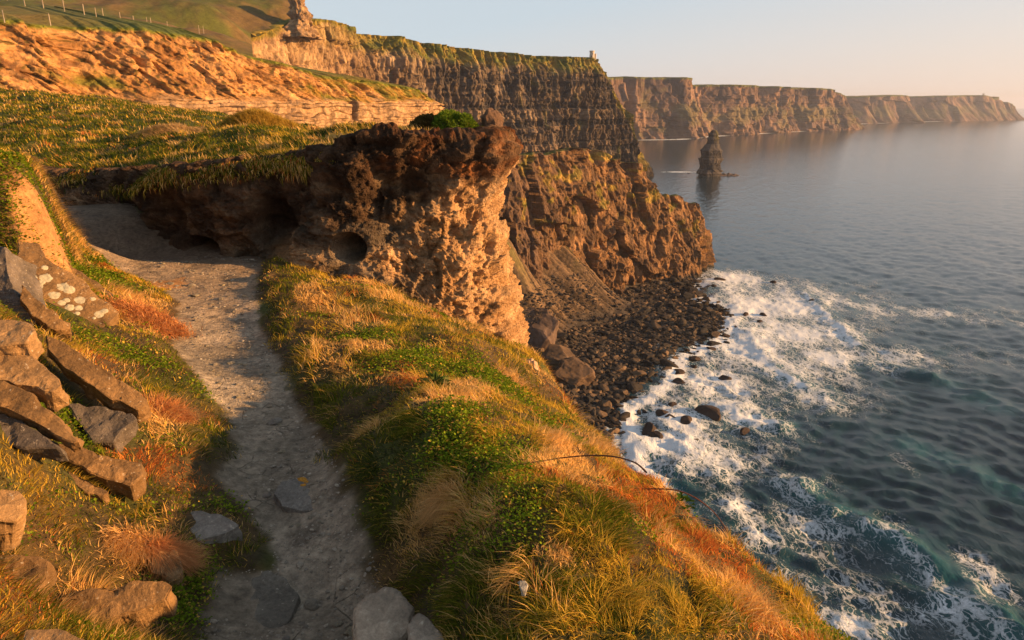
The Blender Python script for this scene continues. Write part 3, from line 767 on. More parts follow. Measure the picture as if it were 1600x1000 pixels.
big_rock(838, 520, -96, 10, 1.2, 9, (.10, .07, .055), 'dark rock outcrop at the bottom of the scree beside the clay bank', 'rock_outcrop', rough=.3)
for k, (px, py, s) in enumerate([(1085, 562, 1.6), (1084, 574, 1.2), (1132, 591, 1.6), (1059, 583, 1.9), (1062, 598, 1.7), (1053, 635, 1.7), (1036, 647, 1.9), (1045, 653, 1.6), (1072, 659, 1.9), (1108, 649, 3.2), (1016, 672, 2.4),
         (1025, 683, 1.8), (1268, 470, 1.5), (1165, 492, 1.4), (1193, 492, 1.2), (1187, 503, 1.2), (1208, 441, 1.3), (1125, 438, 2.4), (1115, 448, 1.6), (1084, 689, 1.1), (1163, 674, 1.3), (1110, 545, 1.5), (1135, 525, 1.4), (1150, 512, 1.3)]):
    big_rock(px, py, SEA + .9, s * 1.4, .75, 200 + k, (.05, .036, .03),
             'broad flat black rock awash in foam, widest of the sea rocks' if k == 9 else 'wet dark rock poking out of the surf off the beach', 'sea_rock', rz=k * 1.3, grp=None if k == 9 else 'wet rocks in the surf', sub=3, asp=(1.3, 1))

# ------------------------------------------------------------------ foreground ground
def P3(l): return [WZ(*p[:3]) if len(p) == 3 else WY(p[0], p[1], p[3]) for p in l]
GP = P3([(470, 1000, -2.85), (455, 880, -2.85), (440, 760, -2.8), (410, 650, -2.8), (370, 560, -2.8), (340, 490, -2.8), (310, 440, -2.78), (290, 408, -2.75), (200, 402, -2.7), (385, 420, -2.8),
    (130, 372, -2.5), (140, 325, -2.15), (200, 330, -2.2),
    (600, 960, -2.82), (520, 700, -2.75), (430, 560, -2.75), (400, 470, -2.75),
    (700, 900, -2.52), (640, 760, -2.45), (760, 850, -2.25), (830, 770, -2.12), (900, 840, -2.14), (1050, 950, -2.3), (725, 655, -2.25), (600, 640, -2.62), (560, 690, -2.6), (800, 980, -2.3),
    (950, 770, -2.85), (1100, 880, -2.8), (1250, 980, -2.95), (1000, 722, -3.6), (1150, 850, -3.15), (1375, 1000, -3.0), (850, 665, -2.95), (860, 610, -3.6), (850, 562, -4.35), (920, 660, -3.9),
    (1080, 785, -3.4), (1270, 920, -3.05),
    (560, 485, -2.9), (650, 520, -2.9), (700, 600, -2.75), (780, 560, -3.15), (830, 600, -3.45), (620, 472, -3.05), (700, 505, -3.7), (800, 540, -4.5), (520, 440, -2.88), (740, 610, -2.7), (590, 560, -2.7),
    (330, 1000, -2.75), (330, 830, -2.72), (370, 680, -2.72), (270, 530, -2.72), (190, 430, -2.66), (200, 950, -2.55), (100, 980, -2.42), (0, 1000, -2.3), (200, 750, -2.42), (100, 720, -2.2), (0, 850, -2.1),
    (0, 700, -1.9), (200, 620, -2.38), (120, 540, -2.1), (0, 600, -1.78), (0, 500, -1.68), (100, 450, -2.1), (170, 470, -2.4), (50, 405, -1.95), (0, 400, -1.75), (-200, 700, -1.2), (-200, 400, -1.0),
    (105, 392, -2.6), (128, 445, -2.3), (128, 418, -2.6), (128, 400, -2.75), (155, 405, -2.8), (150, 428, -2.66), (115, 370, 0, 12.3)])
GP += [np.array(q, float) for q in [(-8, 10, -1.95), (-7, 10, -2.2), (-7.2, 12, -2.5), (-9.5, 12, -2.2), (-12, 10, -1.5), (0, 1, -2.75), (0, -2, -2.7), (-3, 0, -2.3), (4, 2, -3.3), (-7, 2, -1.3), (-1.4, 1.9, -2.6), (-2.6, 1.7, -2.3), (3.2, -2, -3.0), (-6.5, 17, -2.4), (-3, 17, -2.8), (0, 17, -4.4)]]
GF = TPS(GP, 2e-4)
EDGE = [(3.9, -4)] + [tuple(WZ(*p)[:2]) for p in [(1375, 1000, -3.0), (1270, 920, -3.05), (1150, 850, -3.15), (1080, 785, -3.4), (1000, 722, -3.6), (920, 660, -3.9), (880, 610, -4.1), (850, 562, -4.35), (822, 540, -4.5)]] + [(-.2, 13.6), (-1.2, 15), (-3, 19)]
EPOLY = EDGE + [(-40, 19), (-40, -4)]
EDGE2 = [(x, y) for x, y in EDGE]
PATH = [tuple(WZ(a, b, -2.8)[:2]) for a, b in [(640, 1040), (598, 975), (550, 830), (495, 695), (432, 580), (402, 505), (395, 440), (410, 400), (330, 385), (220, 372), (215, 340), (250, 300), (60, 290), (100, 350), (84, 396), (180, 426), (250, 452), (285, 480), (268, 535), (315, 600), (365, 655),
        (380, 712), (352, 760), (398, 795), (440, 845), (436, 885), (350, 900), (338, 960), (325, 1040)]]
MP = [tuple(WZ(a, 300, -1.1)[:1]) for a in ()] or [(WY(a, 300, b)[0], b) for a, b in [(76, 8.5), (93, 9.2), (99, 10.5), (101, 13.4), (-300, 13.6), (-300, 7.4), (20, 8.1)]]
_mt = [WY(0, 222, 10), WY(62, 246, 10), WY(92, 282, 9.8), WY(0, 222, 12.5), WY(92, 272, 12.5), WY(-250, 190, 10)]
_A = np.c_[np.array(_mt)[:, :2], np.ones(len(_mt))]; _mc = np.linalg.lstsq(_A, np.array(_mt)[:, 2], rcond=None)[0]
def ground_z(x, y, detail=True):
    x = np.asarray(x, float); y = np.asarray(y, float); z = GF(x, y)
    pd = poly_sd(PATH, x, y); off = sstep(-.05, .35, pd)
    z = z + off * (fbm(x / .9, y / .9, 1, 4) * .17 + fbm(x / .3, y / .3, 8, 3) * .05 + .05) + (fbm(x / .5, y / .5, 4, 4) * .045 + fbm(x / .09, y / .09, 14, 3) * .012) * (1 - off) - (1 - off) * .03
    md = poly_sd(MP, x, y) + fbm(x / .5, y / .5, 71, 3) * .22; ms_ = sstep(.12, -.42, md)
    zt_ = _mc[0] * x + _mc[1] * y + _mc[2] + fbm(x / .9, y / .9, 1, 4) * .12
    z = z + np.maximum(zt_ - z, 0) * ms_
    d = poly_sd(EPOLY, x, y)
    z = z - np.where(d > -.35, (np.maximum(d + .35, 0) ** 1.7) * 2.1, 0)
    return z
def ray_ground(px, py):
    d = pix_dir(px, py); d = d / d[1]; Y = np.linspace(2.0, 18, 900)
    x = d[0] * Y; z = d[2] * Y; g = ground_z(x, Y); k = np.argmax(z < g)
    return np.array([x[k], Y[k], g[k]])
CL1 = ray_ground(76, 352); CL2 = ray_ground(255, 445)
def make_ground():
    r = np.concatenate([np.linspace(.3, 2.2, 12)[:-1], np.exp(np.linspace(math.log(2.2), math.log(18), 560))])
    az = np.radians(np.linspace(-62, 80, 760)); A, R = np.meshgrid(az, r, indexing='ij')
    x = R * np.sin(A); y = R * np.cos(A) - .2; z = ground_z(x, y)
    pd = poly_sd(PATH, x, y) + fbm(x / .25, y / .25, 3, 3) * .12
    n = fbm(x / 1.2, y / 1.2, 5, 4); n2 = fbm(x / .3, y / .3, 6, 4)
    path = mixc((.25, .205, .15), (.43, .355, .265), sstep(-.3, .3, n + .4 * n2))
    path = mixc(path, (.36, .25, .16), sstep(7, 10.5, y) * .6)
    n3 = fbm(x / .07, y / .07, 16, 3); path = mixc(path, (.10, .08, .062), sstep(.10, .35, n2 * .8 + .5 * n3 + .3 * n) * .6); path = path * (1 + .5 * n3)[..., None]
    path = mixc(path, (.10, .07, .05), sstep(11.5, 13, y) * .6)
    soil = mixc((.07, .05, .025), (.12, .075, .03), sstep(-.3, .3, n2))
    soil = mixc(soil, (.07, .085, .018), sstep(-.1, .3, n) * .8)
    c = mixc(path, soil, sstep(-.02, .1, pd))
    d = poly_sd(EPOLY, x, y); c = mixc(c, (.30, .16, .08), sstep(.35, .7, d))
    for q_, r_ in ((CL1, .26), (CL2, .3)): c = mixc(c, (.42, .22, .09), sstep(r_ * 1.15, r_ * .7, np.hypot(x - q_[0], (y - q_[1]) * .5) + .15 * fbm(x / .2, y / .2, 2, 3)))
    keep = (d < 5) 
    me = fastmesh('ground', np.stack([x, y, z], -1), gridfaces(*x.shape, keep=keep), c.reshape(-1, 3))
    tag(obj('ground', me, M_ground), 'worn pale dirt path winding between grassy banks at the cliff edge', 'ground', kind='structure')
make_ground()

# ------------------------------------------------------------------ earth bank (curtain) and turf plateau
BANKC = [(-200, 16.4, 262, -2.4), (60, 16.2, 264, -2.4), (150, 15.8, 266, -2.4), (205, 15.4, 268, -2.5), (222, 13.9, 262, -2.9), (260, 13.3, 258, -3), (350, 13.05, 252, -3), (430, 13.15, 244, -3), (470, 12.9, 238, -3.1), (500, 12.4, 232, -3.3),
         (540, 12.1, 224, -3.5), (600, 12.1, 218, -3.7), (660, 12.3, 216, -4.5), (720, 12.5, 214, -5.5), (768, 12.8, 216, -7), (780, 13.3, 214, -9), (782, 14.0, 208, -11), (772, 15.5, 200, -13), (740, 18, 190, -13), (700, 21, 186, -13), (600, 30, 182, -13)]
PF = TPS([WY(a, b, c) for a, b, c in [(-300, 262, 16), (0, 262, 16.2), (100, 264, 16.2), (200, 267, 15.6), (240, 264, 14.8), (265, 258, 13.7), (350, 250, 13.4), (450, 242, 13.3), (540, 228, 12.3), (620, 215, 12.3), (700, 218, 12.5), (770, 218, 13),
    (100, 235, 20), (-200, 180, 25), (0, 190, 25), (0, 145, 45), (120, 150, 45), (-200, 120, 45), (250, 180, 30), (220, 163, 44), (400, 212, 17), (400, 204, 24), (330, 208, 19), (500, 210, 19), (560, 210, 19), (640, 208, 15.5), (690, 205, 14.5), (740, 208, 14.6),
    (450, 208, 30), (600, 213, 28), (300, 185, 60), (0, 160, 70), (500, 215, 60)]], 2e-4)
def bank_line(): return np.array([np.r_[WY(a, c, b)[:2]] for a, b, c, d in BANKC])
def make_bank():
    T = np.array([np.r_[WY(a, c, b), d] for a, b, c, d in BANKC]); nu, nv = 1500, 380
    R, s = resample(T, nu)
    tx = np.gradient(R[:, 0]); ty = np.gradient(R[:, 1]); kk = 41; k = np.hanning(kk); k /= k.sum()
    tx = np.convolve(np.pad(tx, kk // 2, 'edge'), k, 'valid'); ty = np.convolve(np.pad(ty, kk // 2, 'edge'), k, 'valid')
    bx = np.convolve(np.pad(R[:, 0], kk // 2, 'edge'), k, 'valid'); by = np.convolve(np.pad(R[:, 1], kk // 2, 'edge'), k, 'valid')
    L = np.hypot(tx, ty); nx, ny = ty / L, -tx / L
    pxs = np.interp(s, np.r_[0, np.cumsum(np.hypot(*np.diff(T[:, :2], axis=0).T))], [q[0] for q in BANKC])
    sT = np.r_[0, np.cumsum(np.hypot(*np.diff(T[:, :2], axis=0).T))]
    def s_at(i): return sT[i]
    sp = lambda px: float(np.interp(px, [q[0] for q in BANKC[:16]], sT[:16]))
    v = np.linspace(0, 1, nv)
    zt = PF(bx, by) + .02; zb = R[:, 3]
    # keep vertices evenly spaced through the visible top 4.5 m
    zlow = np.maximum(zb, -5.2)
    Z = np.where(v[None] < .08, zb[:, None] + (zlow - zb)[:, None] * (v / .08)[None], zlow[:, None] + (zt - zlow)[:, None] * ((v - .08) / .92)[None])
    S = s[:, None] + 0 * Z; D = zt[:, None] - Z
    nose = sstep(sp(520), sp(760), S)                                  # promontory end
    # profile: turf overhang, recess, bulge towards the foot
    prof_l = np.interp(D, [0, .12, .3, .7, 1.2, 1.6, 2.2], [.06, .10, .08, .10, .18, .24, .30])
    prof_r = np.interp(D, [0, .15, .35, .6, 1.0, 1.6, 2.0, 2.6, 3.2, 3.8, 6], [.32, .42, .36, .22, .02, -.10, -.06, .10, .24, .34, .6])
    O = prof_l * (1 - nose) + prof_r * nose
    x0 = bx[:, None]; y0 = by[:, None]
    O = O + fbm(S / 1.3, Z / 1.1, 3, 3) * .38 + fbm(S / .35, Z / .35, 5, 4) * .13
    lump = ridged(S / .8, Z / .7, 7, 4); O = O - np.maximum(0, lump - .45) * .25
    pit = sstep(.05, .4, fbm(S / .09, Z / .085, 12, 3)); O = O - pit * .035 * sstep(.5, 1.2, D)
    # undercut and hollows
    def hole(px, py, Yq, rx, rz, depth, sharp=3):
        z = WY(px, py, Yq)[2]; cs = sp(px)
        e = ((S - cs) / rx) ** 2 + ((Z - z) / rz) ** 2
        return depth * np.exp(-e ** sharp), e
    hs = 0
    h1, e1 = hole(538, 388, 12.0, .25, .25, 1.9, 5); h2, e2 = hole(287, 390, 13.1, .46, .20, 1.3, 3); h3, e3 = hole(428, 355, 13.1, .40, .55, .9, 1.5)
    h4, e4 = hole(240, 330, 14, .9, .8, .5, 1)
    h5, e5 = hole(620, 330, 12.1, .55, .7, .35, 1.2); h6, e6 = hole(765, 392, 12.8, .10, .12, .3, 2)
    for e_ in (e1 / 5, e2 / 4): O = O * (1 - np.exp(-e_) * .75) + .02
    O = O - h1 - h2 - h3 - h4 - h5 - h6
    b1, _ = hole(520, 345, 12.1, .35, .5, .22, 1); b2, _ = hole(690, 290, 12.2, .5, .35, .25, 1); b3, _ = hole(480, 410, 12.6, .6, .4, .25, 1)
    O = O + b1 + b2 + b3
    rise = sstep(sp(500), sp(600), s) * 1.0
    for d_, h_ in [(.03, .05), (.07, .09), (.12, .12), (.19, .14), (.27, .14), (.37, .12), (.5, .07), (.65, 0), (.9, -.15)]:
        sv_ = s; off_ = O[:, nv - 1] - d_ * (1 + .5 * rise)
        zz_ = zt + h_ * (.3 + 1.0 * rise) + fbm(sv_ / .45, d_ * 2, 3, 4) * .16 * rise + fbm(sv_ / .13, d_ * 8, 5, 3) * .06 * rise - .25 * (d_ > .4) * (1 - rise)
        O = np.c_[O, off_ + fbm(sv_ / .2, d_ * 5, 9, 3) * .08]; Z = np.c_[Z, zz_]
    S = s[:, None] + 0 * Z; D = zt[:, None] - Z; nose = sstep(sp(520), sp(760), S)
    X = x0 + nx[:, None] * O; Y = y0 + ny[:, None] * O
    f3 = fbm(X / .13, Y / .13, Z / .12, 4) * .085 - np.maximum(0, fbm(X / .06, Y / .06, Z / .055, 2) - .1) * .06 + np.abs(fbm(X / .3, Y / .3, Z / .28, 3)) * .05 + facet(S, Z, .8, .55, 71, 1.2) * .18 + facet(S, Z, .3, .24, 72, 1.2) * .08 + facet(S, Z, .12, .10, 73, 1.2) * .035
    hm_ = np.exp(-e1 / 5) + np.exp(-e2 / 4); f3 = f3 * (1 - np.clip(np.c_[hm_, np.zeros((nu, Z.shape[1] - hm_.shape[1]))], 0, 1) * .9)
    X = X + nx[:, None] * f3; Y = Y + ny[:, None] * f3; Z = Z + f3 * .5
    n = fbm(S / .5, Z / .4, 2, 4)
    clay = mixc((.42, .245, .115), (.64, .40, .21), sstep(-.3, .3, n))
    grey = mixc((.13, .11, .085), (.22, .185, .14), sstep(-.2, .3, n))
    clay = mixc(clay, grey * .8, (1 - sstep(sp(600), sp(700), S)) * sstep(-.35, .1, fbm(S / 1.2, Z / .8, 9, 2) + .1) * .9)  # clay left of the nose greyed, its shade put into the colour
    dark = mixc((.045, .028, .018), (.10, .06, .035), sstep(-.2, .3, n)); dark = dark * (1 + .9 * (1 - sstep(sp(450), sp(560), S)) + 1.1 * sstep(sp(620), sp(740), S))[..., None]  # dark soil; the sunlit rim at the nose is put into its colour
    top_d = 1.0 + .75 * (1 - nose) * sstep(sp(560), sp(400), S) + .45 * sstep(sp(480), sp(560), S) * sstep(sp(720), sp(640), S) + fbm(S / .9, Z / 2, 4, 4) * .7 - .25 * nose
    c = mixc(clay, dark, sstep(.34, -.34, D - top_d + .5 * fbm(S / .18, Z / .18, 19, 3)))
    root = mixc((.07, .028, .014), (.24, .095, .035), sstep(-.2, .3, fbm(S / .15, Z / .2, 3, 3)))
    c = mixc(c, root, sstep(.85, .45, D + .3 * n) * sstep(sp(540), sp(640), S) * sstep(-.15, .25, fbm(S / .5, D / .4, 33, 3)) * .85)
    band = mixc((.20, .14, .08), (.28, .2, .12), sstep(-.2, .2, n)); c = mixc(c, band, sstep(.12, .3, n) * .35 * (D > .6))
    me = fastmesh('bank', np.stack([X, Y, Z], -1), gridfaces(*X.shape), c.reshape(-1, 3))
    tag(obj('earth_bank', me, M_bank), 'eroded clay bank with burrow holes under a turf lip, ending in a pale pitted nose', 'bank', kind='structure')
make_bank()
BL = bank_line(); _bk = np.interp(np.arange(len(BL)), [0, 8, 9, 11, 14, 17, 20], [0, 0, .12, .5, .6, .4, 0.])
BP = BL + np.stack([-_bk * .25, _bk], 1)
PPOLY = [tuple(q) for q in BP] + [(-10, 80), (-120, 80), (-60, 17)]
HUM = [(*WY(402, 190, 24)[:2], 1.05, .62), (*WY(265, 196, 22)[:2], .9, .3), (*WY(60, 190, 20)[:2], 1.2, .2), (*WY(520, 200, 17)[:2], .8, .15)]
def plat_z(x, y):
    d = poly_sd(PPOLY, x, y); r = np.hypot(x, y)
    z = PF(x, y) + (fbm(x / 2.2, y / 2.2, 3, 4) * .5 - .06) * sstep(12.5, 17, r) + fbm(x / .5, y / .5, 3, 3) * .04
    for hx, hy, hr, hh in HUM: z = z + hh * np.exp(-(((x - hx) ** 2 + (y - hy) ** 2) / hr ** 2) ** 1.2)
    z = z - np.where(d > -.15, np.maximum(d + .15, 0) ** 1.5 * 1.6, 0)
    return z, d
def make_plateau():
    r = np.exp(np.linspace(math.log(11.5), math.log(75), 420)); az = np.radians(np.linspace(-58, 3, 640)); A, R = np.meshgrid(az, r, indexing='ij')
    x = R * np.sin(A); y = R * np.cos(A); z, d = plat_z(x, y)
    lim = .12 + fbm(x / .3, y / .3, 2, 3) * .2
    n = fbm(x / 1.5, y / 1.5, 5, 4)
    c = mixc((.06, .075, .018), (.14, .10, .035), sstep(-.1, .3, n))
    me = fastmesh('plateau', np.stack([x, y, z], -1), gridfaces(*x.shape, keep=d < lim), c.reshape(-1, 3))
    tag(obj('ground', me, M_ground), 'grassy plateau top above the dark earth bank', 'ground', kind='structure')
make_plateau()

# ------------------------------------------------------------------ rocks and slabs beside the path
SC = {'warm': (.23, .15, .085), 'grey': (.20, .18, .155), 'dark': (.12, .10, .085), 'tan': (.30, .20, .12)}
def slab(poly, nrm, thick, c, label, name='stone_slab', lift=.06, bev=.006, seed=0, anchor=None, grp=None, rough=.02, cuts=3, sm=False, cat='rock', absz=None):
    lift = lift + .02; thick = thick * 1.2
    """polygon seen on the top face -> real slab of given thickness lying on the ground"""
    P0 = np.array(poly, float); a = anchor or P0.mean(0); jr = np.random.default_rng(seed + 500); P = []
    for i_ in range(len(P0)):
        p0, p1 = P0[i_], P0[(i_ + 1) % len(P0)]; ln = np.hypot(*(p1 - p0)); kk_ = max(1, int(ln / 13)); nn_ = np.array([p1[1] - p0[1], p0[0] - p1[0]]) / max(ln, 1)
        for q_ in range(kk_): P.append(p0 + (p1 - p0) * q_ / kk_ + (nn_ * jr.normal(0, 1.5) if q_ else 0))
    P = np.array(P)
    g = ray_ground(*a); n = np.array(nrm, float); n /= np.linalg.norm(n)
    if absz is not None: g = np.array(WZ(a[0], a[1], absz)); lift = 0
    else:
        g = g + np.array([0, 0, lift])
        d = pix_dir(*a); g = d * (np.linalg.norm(g) / np.linalg.norm(d))
        g = np.array(WZ(a[0], a[1], ray_ground(*a)[2] + lift))
    top = []
    for q in P:
        d = pix_dir(*q); top.append(d * ((g @ n) / (d @ n)))
    top = np.array(top); ctr = top.mean(0)
    bm = bmesh.new(); low = (top - ctr) * 1.04 + ctr - n * thick + jr.normal(0, .012, top.shape)
    vt = [bm.verts.new(tuple(q)) for q in top]; vb = [bm.verts.new(tuple(q)) for q in low]; m = len(vt)
    bm.faces.new(vt); bm.faces.new(vb[::-1])
    for i in range(m): bm.faces.new((vt[i], vb[i], vb[(i + 1) % m], vt[(i + 1) % m]))
    bmesh.ops.recalc_face_normals(bm, faces=bm.faces)
    if bev: bmesh.ops.bevel(bm, geom=bm.edges[:], offset=bev, segments=1 if bev < .02 else 2, affect='EDGES', clamp_overlap=True)
    bmesh.ops.triangulate(bm, faces=bm.faces)
    for k in range(cuts + 1):
        es = [e for e in bm.edges if e.calc_length() > .035]
        if not es or len(bm.verts) > 12000: break
        bmesh.ops.subdivide_edges(bm, edges=es, cuts=1)
        bmesh.ops.triangulate(bm, faces=[f for f in bm.faces if len(f.verts) > 3])
    bm.normal_update()
    V = np.array([v.co for v in bm.verts]); N = np.array([v.normal for v in bm.verts])
    o = fbm(V[:, 0] * 2.2 + seed, V[:, 1] * 2.2, V[:, 2] * 2.2, 5) * rough * 1.5 + fbm(V[:, 0] * 12, V[:, 1] * 12, V[:, 2] * 12 + seed, 3) * rough * .9 - np.maximum(0, ridged(V[:, 0] * 3, V[:, 1] * 3, V[:, 2] * 3 + seed, 3) - .6) * .035
    h = (V - ctr) @ n; side = np.abs(N @ n) < .5
    o = o + np.where(side, fbm(V[:, 0] * 1.5, V[:, 1] * 1.5, h * 16 + seed, 3) * .011, 0)
    V = V + N * o[:, None]
    for v, q in zip(bm.verts, V): v.co = q - ctr
    me = bpy.data.meshes.new(name); bm.to_mesh(me); bm.free(); me.materials.append(M_stone)
    col_ = me.color_attributes.new('col', 'FLOAT_COLOR', 'POINT'); cc = np.ones((len(me.vertices), 4), np.float32)
    nn = fbm(V[:, 0] * 3, V[:, 1] * 3, V[:, 2] * 3 + seed, 3)
    cc[:, :3] = mixc(np.array(c) * .8, np.array(c) * 1.2, sstep(-.3, .3, nn)); col_.data.foreach_set('color', cc.ravel())
    me.polygons.foreach_set('use_smooth', np.full(len(me.polygons), sm))
    ob = bpy.data.objects.new(name, me); col.objects.link(ob); ob.location = tuple(ctr)
    tag(ob, label, cat, grp); FOOT.append((top[:, :2], thick)); ob_n[ob.name] = (ctr, n, g); return ob
FOOT = []; ob_n = {}
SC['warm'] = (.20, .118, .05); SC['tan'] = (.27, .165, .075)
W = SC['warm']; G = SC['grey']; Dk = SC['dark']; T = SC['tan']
big = slab([(28, 378), (62, 380), (72, 403), (120, 430), (168, 470), (187, 489), (170, 505), (153, 516), (108, 510), (62, 470), (36, 440), (20, 420)], (.42, -.45, .8), .30, W, 'large tilted slab dotted with pale round lichen', lift=.16, rough=.015)
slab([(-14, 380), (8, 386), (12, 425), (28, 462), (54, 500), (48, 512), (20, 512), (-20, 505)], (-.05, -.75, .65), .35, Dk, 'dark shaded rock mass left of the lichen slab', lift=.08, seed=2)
slab([(34, 442), (64, 470), (110, 505), (112, 514), (78, 512), (50, 492), (30, 466)], (.45, -.5, .75), .2, W, 'narrow split shelf of rock under the lichen slab', lift=.17, seed=22)
slab([(70, 403), (98, 400), (128, 424), (176, 458), (183, 478), (140, 460), (100, 425)], (.3, -.3, .9), .12, W, 'thin slab showing behind the top edge of the lichen slab', lift=.05, seed=3)
slab([(-20, 497), (20, 498), (46, 508), (54, 518), (40, 536), (0, 540), (-20, 540)], (.12, -.35, .93), .14, T, 'orange block with flat top above the stone heap at the left edge', lift=.26, seed=4)
slab([(-20, 556), (20, 546), (42, 548), (92, 590), (98, 600), (82, 612), (40, 602), (-20, 590)], (.25, -.45, .85), .16, T, 'blunt block in the heap below the flat-topped orange block', lift=.22, seed=5)
slab([(72, 523), (98, 532), (140, 560), (206, 603), (233, 624), (226, 634), (214, 640), (150, 607), (100, 575), (74, 545)], (.34, -.48, .8), .15, W, 'long narrow slab slanting down to the right over the stone heap', lift=.26, seed=6, rough=.014)
slab([(-20, 590), (15, 598), (60, 628), (85, 645), (124, 690), (108, 690), (60, 664), (20, 644), (-20, 628)], (.3, -.55, .78), .10, W, 'thin layered slab leaning in front of the stone heap', lift=.2, seed=7)
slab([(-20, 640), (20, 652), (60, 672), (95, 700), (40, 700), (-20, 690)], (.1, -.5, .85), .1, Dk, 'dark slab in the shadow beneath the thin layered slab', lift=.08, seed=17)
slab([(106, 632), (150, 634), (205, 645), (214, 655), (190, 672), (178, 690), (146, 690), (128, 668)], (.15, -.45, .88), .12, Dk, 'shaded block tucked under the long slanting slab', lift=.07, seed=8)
slab([(84, 694), (130, 700), (160, 712), (222, 722), (224, 742), (205, 757), (165, 748), (130, 730), (100, 715)], (.28, -.4, .87), .14, W, 'wedge shaped stone in the grass below the heap', lift=.10, seed=9)
slab([(104, 733), (125, 740), (160, 758), (172, 768), (160, 776), (130, 768), (108, 752)], (.2, -.4, .9), .08, W, 'small flat stone under the wedge shaped stone', lift=.03, seed=10)
slab([(-12, 768), (4, 762), (30, 765), (42, 782), (40, 800), (24, 815), (-12, 812)], (.45, -.35, .82), .22, T, 'upright pale stone at the left edge with white lichen', lift=.22, seed=61, bev=.008, rough=.012)
slab([(-20, 866), (40, 870), (76, 876), (70, 905), (48, 935), (10, 962), (-20, 965)], (.2, -.35, .92), .15, W, 'broad flat rock at the left edge beneath the upright stone', lift=.13, seed=12, bev=.03)
slab([(92, 932), (140, 918), (200, 908), (256, 908), (268, 918), (258, 936), (215, 955), (160, 972), (100, 978), (86, 962)], (.2, -.38, .9), .14, W, 'long rounded rock lying across the grass near the bottom', lift=.15, seed=13, bev=.035, rough=.022)
slab([(250, 862), (275, 860), (284, 882), (283, 897), (268, 905), (240, 892), (238, 880)], (.3, -.4, .88), .12, T, 'small leaning stone beside the straw tuft', lift=.05, seed=14)
slab([(40, 984), (90, 980), (132, 1000), (130, 1016), (38, 1016)], (.15, -.3, .95), .12, T, 'stone cut off by the bottom edge of the picture', lift=.16, seed=15)
slab([(286, 806), (300, 798), (345, 804), (372, 820), (350, 834), (310, 845), (290, 838)], (.1, -.12, .98), .12, G, 'flat grey stone at the left margin of the path', lift=.0, seed=16, rough=.012)
slab([(342, 915), (372, 892), (418, 888), (445, 902), (468, 930), (452, 968), (425, 992), (380, 992), (345, 975), (332, 945)], (.03, -.05, 1), .12, (.17, .15, .12), 'dark flat flagstone set in the path near the bottom', lift=-.012, seed=18, rough=.010)
pf = slab([(428, 770), (440, 752), (490, 742), (530, 752), (542, 772), (520, 792), (470, 798), (440, 790)], (.0, -.02, 1), .10, G, 'flat grey flagstone with an orange lichen spot in the path', lift=-.014, seed=19, rough=.008)
slab([(553, 972), (558, 948), (575, 928), (600, 918), (622, 924), (648, 950), (640, 985), (610, 1015), (556, 1015)], (.02, -.2, .98), .25, (.36, .285, .21), 'rounded pale boulder on the path at the bottom edge', name='rounded_stone', lift=.24, seed=20, bev=.07, rough=.02, sm=True)
slab([(640, 962), (655, 958), (690, 985), (705, 1015), (640, 1015)], (.1, -.2, .97), .2, (.28, .225, .17), 'smaller grey stone pressed against the rounded pale boulder', name='rounded_stone', lift=.18, seed=21, bev=.05, rough=.02, sm=True)
slab([(831, 556), (842, 562), (848, 582), (846, 600), (838, 596), (830, 575)], (.75, -.5, .5), .3, (.42, .27, .17), 'pale orange clay lump on the rim under the clay nose', name='clay_lump', lift=-.05, seed=25, bev=.06, sm=True)
slab([(812, 909), (820, 907), (825, 914), (823, 921), (815, 922), (811, 916)], (0, -.4, .9), .03, (.40, .37, .31), 'small whitish stone in the shaded grass', name='pebble', lift=.09, seed=26, bev=.004, rough=.006)

from mathutils.bvhtree import BVHTree
BV = {}
bpy.context.view_layer.update()
def patch(px, py, r, host, mat, name='lichen_patch', asp=1.0, seed=0):
    ctr, n, g = ob_n[host.name]; d = pix_dir(px, py); c = d * ((g @ n) / (d @ n)) + n * .006
    u = np.cross(n, [0, 0, 1.]); u /= np.linalg.norm(u); w = np.cross(n, u)
    V = [c]; K = 22; bv = BVHTree.FromObject(host, bpy.context.evaluated_depsgraph_get()) if host.name not in BV else BV[host.name]; BV[host.name] = bv
    for ring, (f, h) in enumerate([(.6, .004), (1.0, -.012)]):
        for k in range(K):
            a = 2 * math.pi * k / K; rr = r * f * (1 + .22 * float(noise(math.cos(a) * 1.7 + seed * 3.1, math.sin(a) * 1.7, seed)))
            V.append(c + u * math.cos(a) * rr * asp + w * math.sin(a) * rr + n * h)
    W_ = []
    for i_, v_ in enumerate(V):
        h_ = bv.ray_cast(Vector(v_ - ctr + n * .3), Vector(-n), 1.0)[0]
        W_.append((np.array(h_) + ctr if h_ is not None else v_) + n * (.004 if i_ <= K else .0005))
    V = W_
    F = [(0, 1 + k, 1 + (k + 1) % K) for k in range(K)] + [(1 + k, 1 + K + k, 1 + K + (k + 1) % K, 1 + (k + 1) % K) for k in range(K)]
    me = bpy.data.meshes.new(name); me.from_pydata([tuple(v - ctr) for v in V], [], F); me.update()
    obj(name, me, mat, host)
for k, (px, py, r) in enumerate([(40, 440, 11), (52, 448, 13), (48, 434, 9), (72, 434, 9), (64, 441, 6), (98, 447, 9), (108, 452, 9), (85, 461, 9), (97, 473, 6), (104, 469, 5), (109, 481, 7), (125, 468, 8), (123, 481, 6), (145, 467, 4.5), (155, 491, 7),
                                (163, 486, 6), (112, 493, 5), (70, 418, 5), (121, 490, 4), (147, 497, 3)]):
    patch(px, py, r * .0062, big, M_lichen, seed=k)
for k, (px, py, r) in enumerate([(472, 748, .035), (480, 752, .03), (474, 757, .025)]): patch(px, py, r, pf, M_lichen_o, seed=k + 40)

